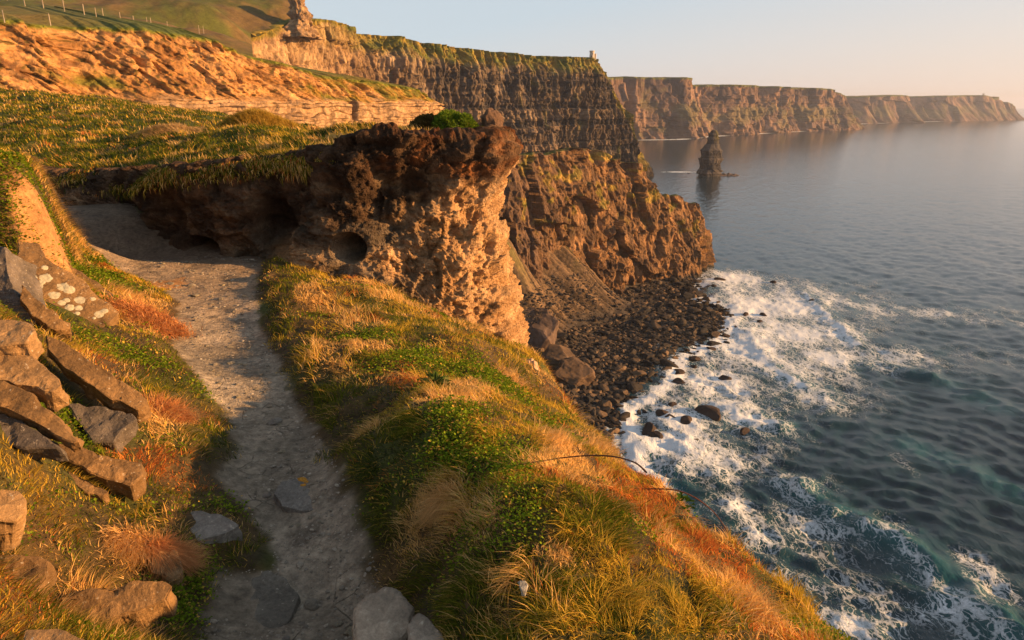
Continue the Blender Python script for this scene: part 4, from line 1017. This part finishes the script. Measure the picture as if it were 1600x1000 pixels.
# loose stones on the path
pm = [rockmesh('loose_stone', 300 + i, .55, 7, 2, .12, (.24 + .02 * i, .21 + .015 * i, .175)) for i in range(4)]
for m in pm: m.materials.append(M_stone)
k = 0
while k < 240:
    x = rng.uniform(-8, .5); y = rng.uniform(2.6, 13)
    if float(poly_sd(PATH, x, y)) > -.08: continue
    s = .009 + rng.gamma(1.2, .011); o = bpy.data.objects.new('loose_stone', pm[k % 4]); col.objects.link(o)
    o.location = (x, y, float(ground_z(x, y)) + s * .15); o.scale = (s * rng.uniform(1, 1.6), s, s); o.rotation_euler = (0, 0, rng.uniform(0, 6))
    tag(o, 'small grey stone lying loose on the dirt path', 'pebble', 'loose stones on the path'); k += 1

def grit(N):
    r = np.exp(rng.uniform(math.log(2.3), math.log(14), N)); az = np.radians(rng.uniform(-42, 5, N)); x = r * np.sin(az); y = r * np.cos(az)
    pd = poly_sd(PATH, x, y); ok = (pd < .06) & (fbm(x / .45, y / .45, 91, 3) + .35 * rng.random(N) > .02); x, y, r = x[ok], y[ok], r[ok]; n = len(x); z = ground_z(x, y)
    lo = []
    for i in range(6):
        m = rockmesh('tmp', 700 + i, .6, 6, 1, .15); v = np.array([q.co for q in m.vertices]); f = np.array([list(q.vertices) for q in m.polygons]); lo.append((v, f)); bpy.data.meshes.remove(m)
    VV = []; FF = []; CC = []; off = 0
    for k in range(n):
        v, f = lo[k % 6]; s_ = (.0018 + rng.gamma(1.1, .0024)) * (1 + .10 * r[k]); a = rng.uniform(0, 6.3); c_, q_ = math.cos(a), math.sin(a)
        w = v * [s_ * 1.4, s_, s_ * .8]; w = np.c_[w[:, 0] * c_ - w[:, 1] * q_, w[:, 0] * q_ + w[:, 1] * c_, w[:, 2]] + [x[k], y[k], z[k] + s_ * .15]
        VV.append(w); FF.append(f + off); off += len(w); t_ = rng.random(); CC.append(np.tile(np.array([.14, .12, .095]) * (1 - t_) + np.array([.42, .36, .28]) * t_, (len(w), 1)))
    tag(obj('gravel', fastmesh('gravel', np.concatenate(VV), np.concatenate(FF), np.concatenate(CC), smooth=False), M_stone), 'fine gravel and grit scattered over the dirt path', 'gravel', kind='stuff')
grit(26000)

# ------------------------------------------------------------------ grass and ground cover
PAL = {'green': ((.055, .085, .010), (.20, .20, .02)), 'leafy': ((.07, .13, .010), (.26, .34, .025)), 'straw': ((.52, .30, .09), (.92, .60, .24)),
       'red': ((.34, .09, .025), (.74, .27, .07)), 'gold': ((.30, .22, .02), (.70, .46, .07)), 'dark': ((.022, .045, .008), (.06, .08, .014))}
BL_ = {'leafy': [(600, 530, .5), (690, 560, .6), (760, 590, .6), (800, 620, .5), (740, 690, .45), (780, 750, .35), (700, 720, .35), (190, 545, .35), (230, 570, .35), (280, 600, .3), (130, 430, .3), (180, 450, .3), (240, 500, .3), (90, 690, .3), (50, 650, .3),
                 (200, 780, .25), (320, 870, .18), (310, 920, .18), (280, 960, .2), (240, 690, .25), (30, 250, .9), (70, 262, .5), (20, 290, .6), (60, 310, .4), (150, 430, .25), (850, 800, .2), (970, 820, .18), (1140, 900, .2), (1080, 810, .15), (120, 515, .3), (340, 790, .12), (120, 880, .12)],
       'straw': [(90, 300, .35), (84, 330, .3), (460, 540, .3), (500, 590, .35), (550, 615, .35), (600, 465, .6), (690, 780, .22), (232, 492, .5), (240, 640, .25), (225, 840, .22), (770, 815, .14), (880, 860, .14), (620, 590, .25), (480, 480, .35), (560, 445, .4), (870, 700, .3),
                 (950, 700, .4), (240, 870, .15), (280, 640, .2), (240, 650, .3), (660, 690, .15), (1000, 900, .15), (60, 940, .15), (200, 470, .3), (560, 540, .2)],
       'red': [(960, 780, .4), (1040, 800, .35), (930, 730, .35), (870, 650, .4), (1100, 850, .25), (640, 590, .3), (300, 760, .25), (320, 560, .25), (1200, 930, .3), (850, 580, .5), (240, 730, .15), (1300, 980, .2), (990, 740, .4), (30, 345, .3),
               (310, 640, .3), (230, 730, .2), (1060, 880, .15)]}
BLW = {k: [(ray_ground(a, b)[:2], r) for a, b, r in v] for k, v in BL_.items()}
def veg_types(x, y, plateau=False):
    w = {}
    big_ = [fbm(x / .8, y / .8, 10 + i * 7, 4) * 1.35 for i in range(5)]
    w['green'] = .32 + big_[0]; w['gold'] = .34 + big_[1] * 1.1; w['straw'] = .13 + big_[2] * 1.2; w['leafy'] = -.08 + big_[3]; w['red'] = .10 + big_[4]
    if plateau: w['green'] = w['green'] + .25; w['dark'] = .52 + big_[3]; w['gold'] = w['gold'] - .22; w['straw'] = w['straw'] - .05
    else:
        w['dark'] = -.1 + big_[2] * -1
        for k, L in BLW.items():
            for c, r in L: w[k] = w[k] + .58 * np.exp(-(((x - c[0]) ** 2 + (y - c[1]) ** 2) / (r * r)))
        d = poly_sd(EPOLY, x, y); w['red'] = w['red'] + .45 * sstep(-.5, -.05, d); w['straw'] = w['straw'] + .15 * sstep(-1, -.2, d)
        w['leafy'] = w['leafy'] + .12 * sstep(-1.8, -3.2, x) * sstep(9, 6, y)
    if not plateau:
        sh = sstep(1.1, .3, poly_sd(PATH, x, y)) * (x > -3.2 - .28 * y + 1.2); w['dark'] = w['dark'] + .5 * sh; w['green'] = w['green'] + .3 * sh; w['gold'] = w['gold'] - .12 * sh  # shadow side right of the path put into darker, less golden grass colours
    keys = list(w); M = np.stack([w[k] for k in keys]) + rng.normal(size=(len(keys), len(x))) * .16
    return np.array(keys)[M.argmax(0)]
def rockfree(x, y):
    ok = np.ones(len(x), bool)
    for f, th in FOOT:
        if (f[:, 0].max() - f[:, 0].min()) < .12: continue
        ok &= ~(poly_sd(f, x, y) < -.02)
    return ok
def blade_mesh(name, x, y, z, L, Wd, lean, kk, C, label, seg=3, stiff=.35):
    n = len(x); a = rng.uniform(0, 2 * math.pi, n); wx = np.cos(a) * Wd / 2; wy = np.sin(a) * Wd / 2
    V = np.zeros((n, seg * 2 + 1, 3), np.float32)
    for i in range(seg + 1):
        t = i / seg
        cx = x + lean[0] * L * t ** 2 * kk; cy = y + lean[1] * L * t ** 2 * kk
        cz = z - .015 + L * t * (1 - .45 * t * np.clip(kk, 0, 1.6) * np.hypot(*lean))
        if i < seg:
            f = (1 - t * .55)
            V[:, 2 * i] = np.stack([cx - wx * f, cy - wy * f, cz], 1); V[:, 2 * i + 1] = np.stack([cx + wx * f, cy + wy * f, cz], 1)
        else: V[:, 2 * seg] = np.stack([cx, cy, cz], 1)
    b = (np.arange(n) * (2 * seg + 1))[:, None]
    q = np.concatenate([b + np.array([[2 * i, 2 * i + 1, 2 * i + 3, 2 * i + 2]]) for i in range(seg - 1)])
    t3 = b + np.array([[2 * seg - 2, 2 * seg - 1, 2 * seg]])
    me = fastmesh(name, V, [q, t3], np.repeat(C, 2 * seg + 1, 0), smooth=True)
    return tag(obj(name, me, M_blade), label, 'grass' if 'cover' not in name else 'ground cover', kind='stuff')
def leaf_mesh(name, x, y, z, s, C, label, hgt=.05):
    n = len(x); a = rng.uniform(0, 2 * math.pi, n); tilt = rng.uniform(-.2, .9, n); h = z + rng.uniform(0, 1, n) ** .7 * hgt
    dx, dy = np.cos(a), np.sin(a); ux, uy = -dy, dx
    P = np.stack([x, y, h], 1); D = np.stack([dx * np.cos(tilt), dy * np.cos(tilt), np.sin(tilt)], 1) * s[:, None]; U = np.stack([ux, uy, rng.uniform(-.3, .3, n)], 1) * (s * .42)[:, None]
    up = np.array([0, 0, 1]) * (s * .12)[:, None]
    V = np.stack([P, P + D * .45 + U + up, P + D, P + D * .45 - U + up, ], 1)
    b = (np.arange(n) * 4)[:, None]; F = np.concatenate([b + np.array([[0, 1, 2]]), b + np.array([[0, 2, 3]])])
    me = fastmesh(name, V, F, np.repeat(C, 4, 0), smooth=False)
    return tag(obj(name, me, M_blade), label, 'ground cover', kind='stuff')
def colorize(ty, n):
    r = rng.uniform(0, 1, n); C = np.zeros((n, 3))
    for k, (a, b) in PAL.items():
        m = ty == k; C[m] = mixc(a, b, r[m])
    odd = rng.random(n) < .10; C[odd] = mixc(PAL['straw'][0], PAL['gold'][1], rng.random(odd.sum()))
    return C * rng.uniform(.8, 1.2, n)[:, None]
LEN = {'green': .085, 'leafy': .05, 'straw': .115, 'red': .07, 'gold': .095, 'dark': .08}
def foreground_veg(N):
    r = np.exp(rng.uniform(math.log(2.1), math.log(14.5), N)); az = np.radians(rng.uniform(-58, 47, N))
    x = r * np.sin(az); y = r * np.cos(az)
    ex = rng.uniform(-7.8, -4.6, 60000); ey = rng.uniform(6.8, 12.5, 60000); x = np.r_[x, ex]; y = np.r_[y, ey]; r = np.hypot(x, y)
    d = poly_sd(EPOLY, x, y); pd = poly_sd(PATH, x, y); rag = fbm(x / .4, y / .4, 3, 4) * .34 - .03
    ok = (d < .25) & (pd + rag > .02); x, y, r, d, pd = x[ok], y[ok], r[ok], d[ok], pd[ok]
    # cluster into tufts
    cell = .10 + .02 * r; gx = np.round(x / cell + fbm(x, y, 1, 2)) ; gy = np.round(y / cell + fbm(x, y, 5, 2))
    hid = hsh(gx * 31 + gy * 17, 3); hid2 = hsh(gx * 13 - gy * 29, 5)
    k = rockfree(x, y); x, y, r, d, pd, hid, hid2, cell, gx, gy = [q[k] for q in (x, y, r, d, pd, hid, hid2, cell, gx, gy)]
    # bare spots on the left bank
    bare = (fbm(x / .5, y / .5, 31, 3) > .46) & (x < -1.5) | (np.hypot(x - CL1[0], (y - CL1[1]) * .5) < .17)
    k = ~bare; x, y, r, d, pd, hid, hid2 = [q[k] for q in (x, y, r, d, pd, hid, hid2)]
    z = ground_z(x, y); ty = veg_types(x, y); n = len(x)
    e = .05; gxn = (ground_z(x + e, y) - z) / e; gyn = (ground_z(x, y + e) - z) / e
    L = np.array([LEN[t] for t in ty]) * (.45 + 1.0 * hid ** 1.5) * rng.uniform(.45, 1.35, n) * (.85 + .5 * fbm(x / .6, y / .6, 44, 3))
    L *= .45 + .55 * sstep(.0, .3, pd) * 1.0
    L *= 1 + .25 * sstep(4, 9, r)
    la = 2.6 + fbm(x / .35, y / .35, 3, 3) * 4.5 + (hid2 - .5) * 3.6
    mag = .25 + .55 * hid + rng.uniform(0, .35, n)
    lx = np.cos(la) * mag - gxn * .5 + rng.normal(0, .5, n); ly = np.sin(la) * mag - gyn * .5 + rng.normal(0, .5, n)
    hh = np.hypot(lx, ly); f = np.minimum(1, 1.35 / hh); lx *= f; ly *= f
    Wd = (.0026 + .00062 * r) * rng.uniform(.7, 1.4, n)
    C = colorize(ty, n)
    for nm, sel, lab in [('green_grass', np.isin(ty, ['green', 'dark']), 'green grass on the banks either side of the path'),
                         ('dry_grass', ty == 'straw', 'pale straw coloured dry grass along the path and rim'),
                         ('golden_grass', ty == 'gold', 'yellow and gold grass in the low sun on the cliff-edge slope'),
                         ('red_brown_growth', ty == 'red', 'rusty red-brown withered growth along the cliff rim')]:
        blade_mesh(nm, x[sel], y[sel], z[sel], L[sel], Wd[sel], (lx[sel], ly[sel]), 1.0, C[sel], lab)
    sel = ty == 'leafy'
    rep = 2; xs = np.repeat(x[sel], rep); ys = np.repeat(y[sel], rep); m = len(xs)
    sp_ = .02 + .006 * np.repeat(r[sel], rep); xs = xs + rng.normal(0, 1, m) * sp_; ys = ys + rng.normal(0, 1, m) * sp_
    pd2 = poly_sd(PATH, xs, ys); kk = (pd2 > .0) & rockfree(xs, ys); xs, ys = xs[kk], ys[kk]; rr = np.repeat(r[sel], rep)[kk]; m = len(xs)
    leaf_mesh('leafy_ground_cover', xs, ys, ground_z(xs, ys), (.009 + .0025 * rr) * rng.uniform(.6, 1.3, m), np.repeat(C[sel], rep, 0)[kk], 'low bright green leafy plants on the banks', .06)
foreground_veg(520000)
def plateau_veg(N):
    r = np.exp(rng.uniform(math.log(11.6), math.log(62), N)); az = np.radians(rng.uniform(-46, 3, N)); x = r * np.sin(az); y = r * np.cos(az)
    z, d = plat_z(x, y); ok = (d < .08 + fbm(x / .3, y / .3, 2, 3) * .2)
    x, y, z, r, d = [q[ok] for q in (x, y, z, r, d)]; n = len(x)
    ty = veg_types(x, y, True)
    warm = sstep(-6, -1.5, x) * (r < 26); ty = np.where((rng.random(n) < .35 * warm), np.where(rng.random(n) < .5, 'gold', 'straw'), ty)
    cell = .3; hid = hsh(np.round(x / cell) * 31 + np.round(y / cell) * 17, 3)
    L = np.array([LEN[t] for t in ty]) * (.6 + .9 * hid) * rng.uniform(.7, 1.3, n) * (1.15 + .012 * r)
    la = 2.6 + fbm(x / 1.5, y / 1.5, 3, 3) * 2.5; mag = .35 + .5 * hid
    lx = np.cos(la) * mag + rng.normal(0, .3, n); ly = np.sin(la) * mag + rng.normal(0, .3, n) - .9 * sstep(-.25, .1, d)
    hh = np.hypot(lx, ly); f = np.minimum(1, 1.35 / hh); lx *= f; ly *= f
    blade_mesh('plateau_grass', x, y, z, L, (.0025 + .0007 * r) * rng.uniform(.7, 1.4, n), (lx, ly), 1.0, colorize(ty, n), 'windblown green and golden grass on the plateau above the earth bank')
    # turf fringe hanging over the lip
    m = 15000; t = rng.uniform(0, 1, m) ** .8 * 13 + 1; i = t.astype(int); f = (t - i)[:, None]; P = BP[i] * (1 - f) + BP[i + 1] * f
    P = P + rng.normal(0, .09, (m, 2)); z, d = plat_z(P[:, 0], P[:, 1])
    ok = d < .25; P = P[ok]; z = z[ok]; m = len(z); hang = hsh(np.round(P[:, 0] / .22), 4)
    kk = hang * rng.uniform(.5, 1, m); L = (.05 + .20 * kk ** 2); ty = np.array(['green', 'straw', 'red', 'gold', 'dark'])[rng.choice(5, m, p=[.3, .2, .12, .18, .2])]
    V = np.zeros((m, 7, 3), np.float32); a = rng.uniform(0, 6.28, m); w = .006
    out = .10 + .12 * rng.random(m)
    for j in range(4):
        tt = j / 3; cx = P[:, 0] + rng.normal(0, .004, m) + .25 * out * tt; cy = P[:, 1] - out * min(1, tt * 1.6); cz = z + .05 * math.sin(tt * 3) - L * tt ** 1.7
        if j < 3: V[:, 2 * j] = np.stack([cx - w * np.cos(a), cy - w * np.sin(a), cz], 1); V[:, 2 * j + 1] = np.stack([cx + w * np.cos(a), cy + w * np.sin(a), cz], 1)
        else: V[:, 6] = np.stack([cx, cy, cz], 1)
    b = (np.arange(m) * 7)[:, None]; q = np.concatenate([b + np.array([[0, 1, 3, 2]]), b + np.array([[2, 3, 5, 4]])]); t3 = b + np.array([[4, 5, 6]])
    me = fastmesh('fringe', V, [q, t3], np.repeat(colorize(ty, m), 7, 0))
    tag(obj('hanging_grass', me, M_blade), 'grass fringe hanging over the lip of the earth bank', 'grass', kind='stuff')
plateau_veg(330000)

# ------------------------------------------------------------------ single plants
def tuft(px, py, rad, L, pal, label, n=4200, wd=.005, name='grass_tuft', comb=(.7, -.6), on=None, cat='grass tuft'):
    c = ray_ground(px, py) if on is None else np.array(on)
    a = rng.uniform(0, 6.28, n); rr = rad * np.sqrt(rng.random(n)) * .75
    x = c[0] + rr * np.cos(a); y = c[1] + rr * np.sin(a); z = ground_z(x, y) if on is None else plat_z(x, y)[0]
    dome = 1 - .5 * (rr / rad) ** 2
    lx = np.cos(a) * .4 * rr / rad + comb[0] * 1.0 + rng.normal(0, .4, n); ly = np.sin(a) * .4 * rr / rad + comb[1] * 1.0 + rng.normal(0, .4, n)
    hh = np.hypot(lx, ly); f = np.minimum(1, 1.4 / hh); lx *= f; ly *= f
    x = x + rng.normal(0, rad * .22, n); y = y + rng.normal(0, rad * .22, n); z = ground_z(x, y) if on is None else plat_z(x, y)[0]
    C = mixc(pal[0], pal[1], rng.random(n)) * rng.uniform(.7, 1.25, n)[:, None]
    o = blade_mesh(name, x, y, z, L * dome * rng.uniform(.3, 1.15, n), np.full(n, wd) * rng.uniform(.7, 1.3, n), (lx, ly), 1.0, C, label, seg=4)
    del o['kind']; tag(o, None, cat)
    V = o.data; V.transform(__import__('mathutils').Matrix.Translation(-Vector(c))); o.location = tuple(c); return o
S_ = ((.5, .28, .10), (.85, .55, .24)); R_ = ((.45, .20, .08), (.80, .42, .18)); Gd = PAL['gold']
tuft(692, 790, .09, .17, S_, 'bright straw tuft on the shaded slope right of the path', comb=(-.2, -.9), wd=.004)
tuft(235, 500, .42, .24, R_, 'large round orange straw tuft at the bend of the path', n=4200, comb=(.4, -.9), wd=.012)
tuft(215, 850, .13, .15, S_, 'upright straw tuft among the stones at lower left', comb=(.2, -1.0), wd=.0055, n=1800)
tuft(262, 870, .10, .20, R_, 'collapsed orange straw tuft leaning on the small leaning stone', comb=(.9, -.6), wd=.0035)
tuft(260, 645, .20, .22, R_, 'flattened reddish straw clump at the end of the long slab', comb=(.5, -.6), wd=.007, n=2200)
tuft(78, 290, .38, .17, ((.34, .20, .08), (.62, .40, .18)), 'brown grass drooping over the edge of the left mound', n=6000, comb=(1.0, -.8), wd=.009)
def dome_plant(px, py, Y, rx, rz, pal, label, name, cat, n=9000, s=.05, long=0):
    c = WY(px, py, Y); zc = float(plat_z(c[0], c[1])[0]); 
    u = rng.normal(size=(n, 3)); u[:, 2] = np.abs(u[:, 2]); u /= np.linalg.norm(u, axis=1)[:, None]
    k = (1 + .3 * fbm(u[:, 0] * 2, u[:, 1] * 2, u[:, 2] * 2 + px, 3)) * rng.uniform(.82, 1.02, n)
    P = np.stack([c[0] + u[:, 0] * rx * k, c[1] + u[:, 1] * rx * k, zc - .03 + u[:, 2] * rz * k], 1)
    a = rng.uniform(0, 6.28, n); t = np.stack([np.cos(a), np.sin(a), rng.uniform(-.2, .8, n)], 1); D = (t * .6 + u * .6) * (s * rng.uniform(.6, 1.3, n))[:, None]
    U = np.cross(D, rng.normal(size=(n, 3))); U /= np.linalg.norm(U, axis=1)[:, None]; U *= s * (.12 if long else .32)
    V = np.stack([P, P + D * .5 + U, P + D, P + D * .5 - U], 1) - np.array([c[0], c[1], zc])
    b = (np.arange(n) * 4)[:, None]; F = np.concatenate([b + np.array([[0, 1, 2]]), b + np.array([[0, 2, 3]])])
    C = mixc(pal[0], pal[1], rng.random(n)); me = fastmesh(name, V, F, np.repeat(C, 4, 0), smooth=False)
    o = empty(name, (c[0], c[1], zc), label, cat)
    obj('foliage', me, M_blade, o)
    m = rockmesh('woody_mass', 900 + px, 1, 3, 3, .2, (.06, .045, .02)); m.materials.append(M_stone)
    q = obj('woody_mass', m, None, o); q.scale = (rx * .82, rx * .82, rz * .82); return o
dome_plant(708, 196, 14.3, .52, .42, ((.07, .13, .012), (.17, .24, .03)), 'round bright green cushion bush near the tip of the bank', 'cushion_bush', 'bush')
dome_plant(668, 200, 14.4, .34, .30, ((.06, .045, .015), (.13, .09, .03)), 'dark brown cushion bush left of the bright green one', 'cushion_bush', 'bush')
def on_plat(px, py, Y): p = WY(px, py, Y); return (p[0], p[1], float(plat_z(p[0], p[1])[0]))
tuft(0, 0, 1.35, .30, ((.30, .20, .03), (.55, .36, .08)), 'golden grassy hummock rising from the plateau', n=14000, wd=.016, name='grassy_hummock', comb=(-.2, -.6), on=on_plat(402, 190, 24), cat='hummock')
tuft(0, 0, 1.1, .24, ((.34, .22, .09), (.58, .40, .20)), 'low straw covered hummock left of the golden one', n=9000, wd=.014, name='grassy_hummock', comb=(-.9, -.4), on=on_plat(265, 196, 22), cat='hummock')
def crag(px, py, Y, sx, sz, seed, c, label, name='rock', mat=None, cat='rock'):
    m = rockmesh(name, seed, 1, 8, 4, .35, c); m.materials.append(mat or M_bank); p = WY(px, py, Y)
    o = bpy.data.objects.new(name, m); col.objects.link(o); o.location = tuple(p); o.scale = (sx, sx, sz); o.rotation_euler = (.2, -.1, seed)
    tag(o, label, cat); return o
crag(765, 205, 14.6, .33, .46, 41, (.24, .15, .10), 'knobbly brown rock standing behind the tip of the bank', 'rock')
def tube(pts, r0, r1, name, mat, parent=None, thorns=0, n=60):
    P = np.array(pts, float); t = np.linspace(0, len(P) - 1, n); out = []
    for q in t:
        i = min(int(q), len(P) - 2); f = q - i; p0 = P[max(i - 1, 0)]; p1 = P[i]; p2 = P[i + 1]; p3 = P[min(i + 2, len(P) - 1)]
        out.append(.5 * ((2 * p1) + (-p0 + p2) * f + (2 * p0 - 5 * p1 + 4 * p2 - p3) * f * f + (-p0 + 3 * p1 - 3 * p2 + p3) * f ** 3))
    P = np.array(out); V = []; F = []; K = 7
    for i, p in enumerate(P):
        tg = P[min(i + 1, n - 1)] - P[max(i - 1, 0)]; tg /= np.linalg.norm(tg); u = np.cross(tg, [0, 0, 1.]); u /= np.linalg.norm(u) + 1e-9; w = np.cross(tg, u)
        r = r0 + (r1 - r0) * i / (n - 1); r *= 1 + .25 * math.sin(i * 1.9) * (i % 3 == 0)
        for k in range(K): a = 2 * math.pi * k / K; V.append(p + (u * math.cos(a) + w * math.sin(a)) * r)
        if i: F += [((i - 1) * K + k, (i - 1) * K + (k + 1) % K, i * K + (k + 1) % K, i * K + k) for k in range(K)]
    for j in range(thorns):
        i = int(rng.integers(2, n - 2)); p = P[i]; d = rng.normal(size=3); d /= np.linalg.norm(d); e = np.cross(d, [0, 0, 1.]) * .002; b = len(V)
        V += [p + e, p - e, p + d * .012]; F.append((b, b + 1, b + 2))
    me = bpy.data.meshes.new(name); me.from_pydata([tuple(v) for v in V], [], F); me.update(); return obj(name, me, mat, parent)
def bramble(pts, label, r0=.006, r1=.003):
    g0 = ray_ground(*pts[0][:2]); g1 = ray_ground(*pts[-1][:2]) if pts[-1][2] == 0 else None
    Y0 = g0[1]; Y1 = g1[1] if g1 is not None else pts[-1][3]; m = len(pts); Q = []
    for i, p in enumerate(pts): Q.append(WY(p[0], p[1], Y0 + (Y1 - Y0) * i / (m - 1)))
    e = empty('bramble_stem', tuple(Q[0]), label, 'bramble'); Q = [q - Q[0] for q in Q]
    tube(Q, r0, r1, 'stem', M_bramble, e, 60); return e
bramble([(1000, 764, 0), (1050, 765, 0), (1085, 777, 0), (1115, 800, 0), (1133, 825, 0), (1147, 852, 1, 4.75)], 'thorny bramble stem arching out over the sea from the rim')
bramble([(872, 716, 0), (915, 712, 0), (955, 713, 0), (990, 722, 0), (1010, 738, 0)], 'thin bramble stem arching low over the red growth', .005)
bramble([(1100, 852, 0), (1125, 860, 0), (1150, 868, 0), (1165, 880, 0)], 'short bare twig in leafy growth below the arching bramble', .004)
def leafy(px, py, R, label, n=70, name='leafy_plant', ls=.05, strap=False, pal=PAL['leafy'], dy=0):
    c = ray_ground(px, py); e = empty(name, tuple(c), label, 'plant')
    V = []; F = []; C = []
    for k in range(n):
        a = rng.uniform(0, 6.28); el = rng.uniform(.15, 1.2); rr = R * rng.uniform(.1 if strap else .3, 1)
        b = np.array([0, 0, 0.]) if strap else np.array([math.cos(a) * rr * math.cos(el), math.sin(a) * rr * math.cos(el), rr * math.sin(el)])
        d = np.array([math.cos(a) * math.cos(el), math.sin(a) * math.cos(el), math.sin(el)]); u = np.cross(d, [0, 0, 1.]); u /= np.linalg.norm(u)
        l = R if strap else ls; wd = R * .09 if strap else ls * .38
        i = len(V); V += [b, b + d * l * .5 + u * wd + [0, 0, l * .08], b + d * l * (1 if not strap else .95) - [0, 0, l * .22], b + d * l * .5 - u * wd + [0, 0, l * .08]]; F += [(i, i + 1, i + 2), (i, i + 2, i + 3)]
        cc = mixc(pal[0], pal[1], rng.random()); C += [cc] * 4
    obj('leaves', fastmesh('leaves', np.array(V), np.array(F), np.array(C), smooth=False), M_blade, e); return e
leafy(680, 606, .22, 'small strap-leaved plant in the hollow of the leafy hump', 40, strap=True, pal=((.05, .10, .02), (.22, .24, .07)))
leafy(1082, 800, .16, 'broad-leaved plant on the rim under the arching bramble', 110, ls=.05, pal=((.03, .07, .012), (.08, .14, .02)))
leafy(1065, 790, .10, 'small dark leafy sprig on the rim left of the broad-leaved plant', 50, ls=.045, pal=((.03, .07, .012), (.08, .14, .02)))

# ------------------------------------------------------------------ fences on the far field
def fence(posts, label, h=1.25):
    Q = [WY(px, py, Y) for px, py, Y in posts]; e = empty('wire_fence', tuple(Q[0]), label, 'fence')
    for q in Q:
        q = q - Q[0]; bm = bmesh.new(); bmesh.ops.create_cone(bm, segments=7, radius1=.075, radius2=.06, depth=h + .6, cap_ends=True)
        for v in bm.verts: v.co += Vector((q[0] + random.uniform(-.02, .02) + (v.co.z > 0) * random.uniform(-.03, .03), q[1], q[2] + h / 2 - .3))
        me = bpy.data.meshes.new('post'); bm.to_mesh(me); bm.free(); obj('post', me, M_wood, e)
    for k in (.45, .8, 1.12):
        tube([q - Q[0] + [0, 0, k] for q in Q], .006, .006, 'wire', M_wire, e, 0, 40)
fence([(10, -6, 121), (38, 3.5, 124), (67, 7, 128), (100, 12.5, 134), (131, 18, 140), (150, 23, 143), (161, 24, 146), (188, 30, 150), (209, 35, 155), (230, 37, 160), (236, 37.5, 163), (262, 43, 170), (311, 48.5, 180), (318, 49, 186)],
      'line of pale fence posts along the crest of the green field', 1.3)
fence([(6, 29, 106), (78, 32, 109), (58, 28, 108)][:0] or [(6, 28.5, 107), (78, 33.5, 113)], 'two lone fence posts standing right at the clay cliff edge', 1.1)

# ------------------------------------------------------------------ air
bm = bmesh.new(); bmesh.ops.create_cube(bm, size=1)
me = bpy.data.meshes.new('haze')
for v in bm.verts: v.co = Vector((v.co.x * 40000, v.co.y * 40000, -112 + (v.co.z + .5) * 262))
bm.to_mesh(me); bm.free()
hm = bpy.data.materials.new('haze'); hm.use_nodes = True; nt = hm.node_tree
nt.nodes.remove(nt.nodes['Principled BSDF']); pv = nt.nodes.new('ShaderNodeVolumePrincipled'); nt.links.new(pv.outputs[0], nt.nodes['Material Output'].inputs['Volume'])
pv.inputs['Color'].default_value = (.62, .70, .90, 1); pv.inputs['Density'].default_value = 5.8e-5; pv.inputs['Anisotropy'].default_value = .3
o = obj('haze', me, hm); tag(o, 'thin warm evening haze over the sea and far cliffs', 'haze', kind='stuff')
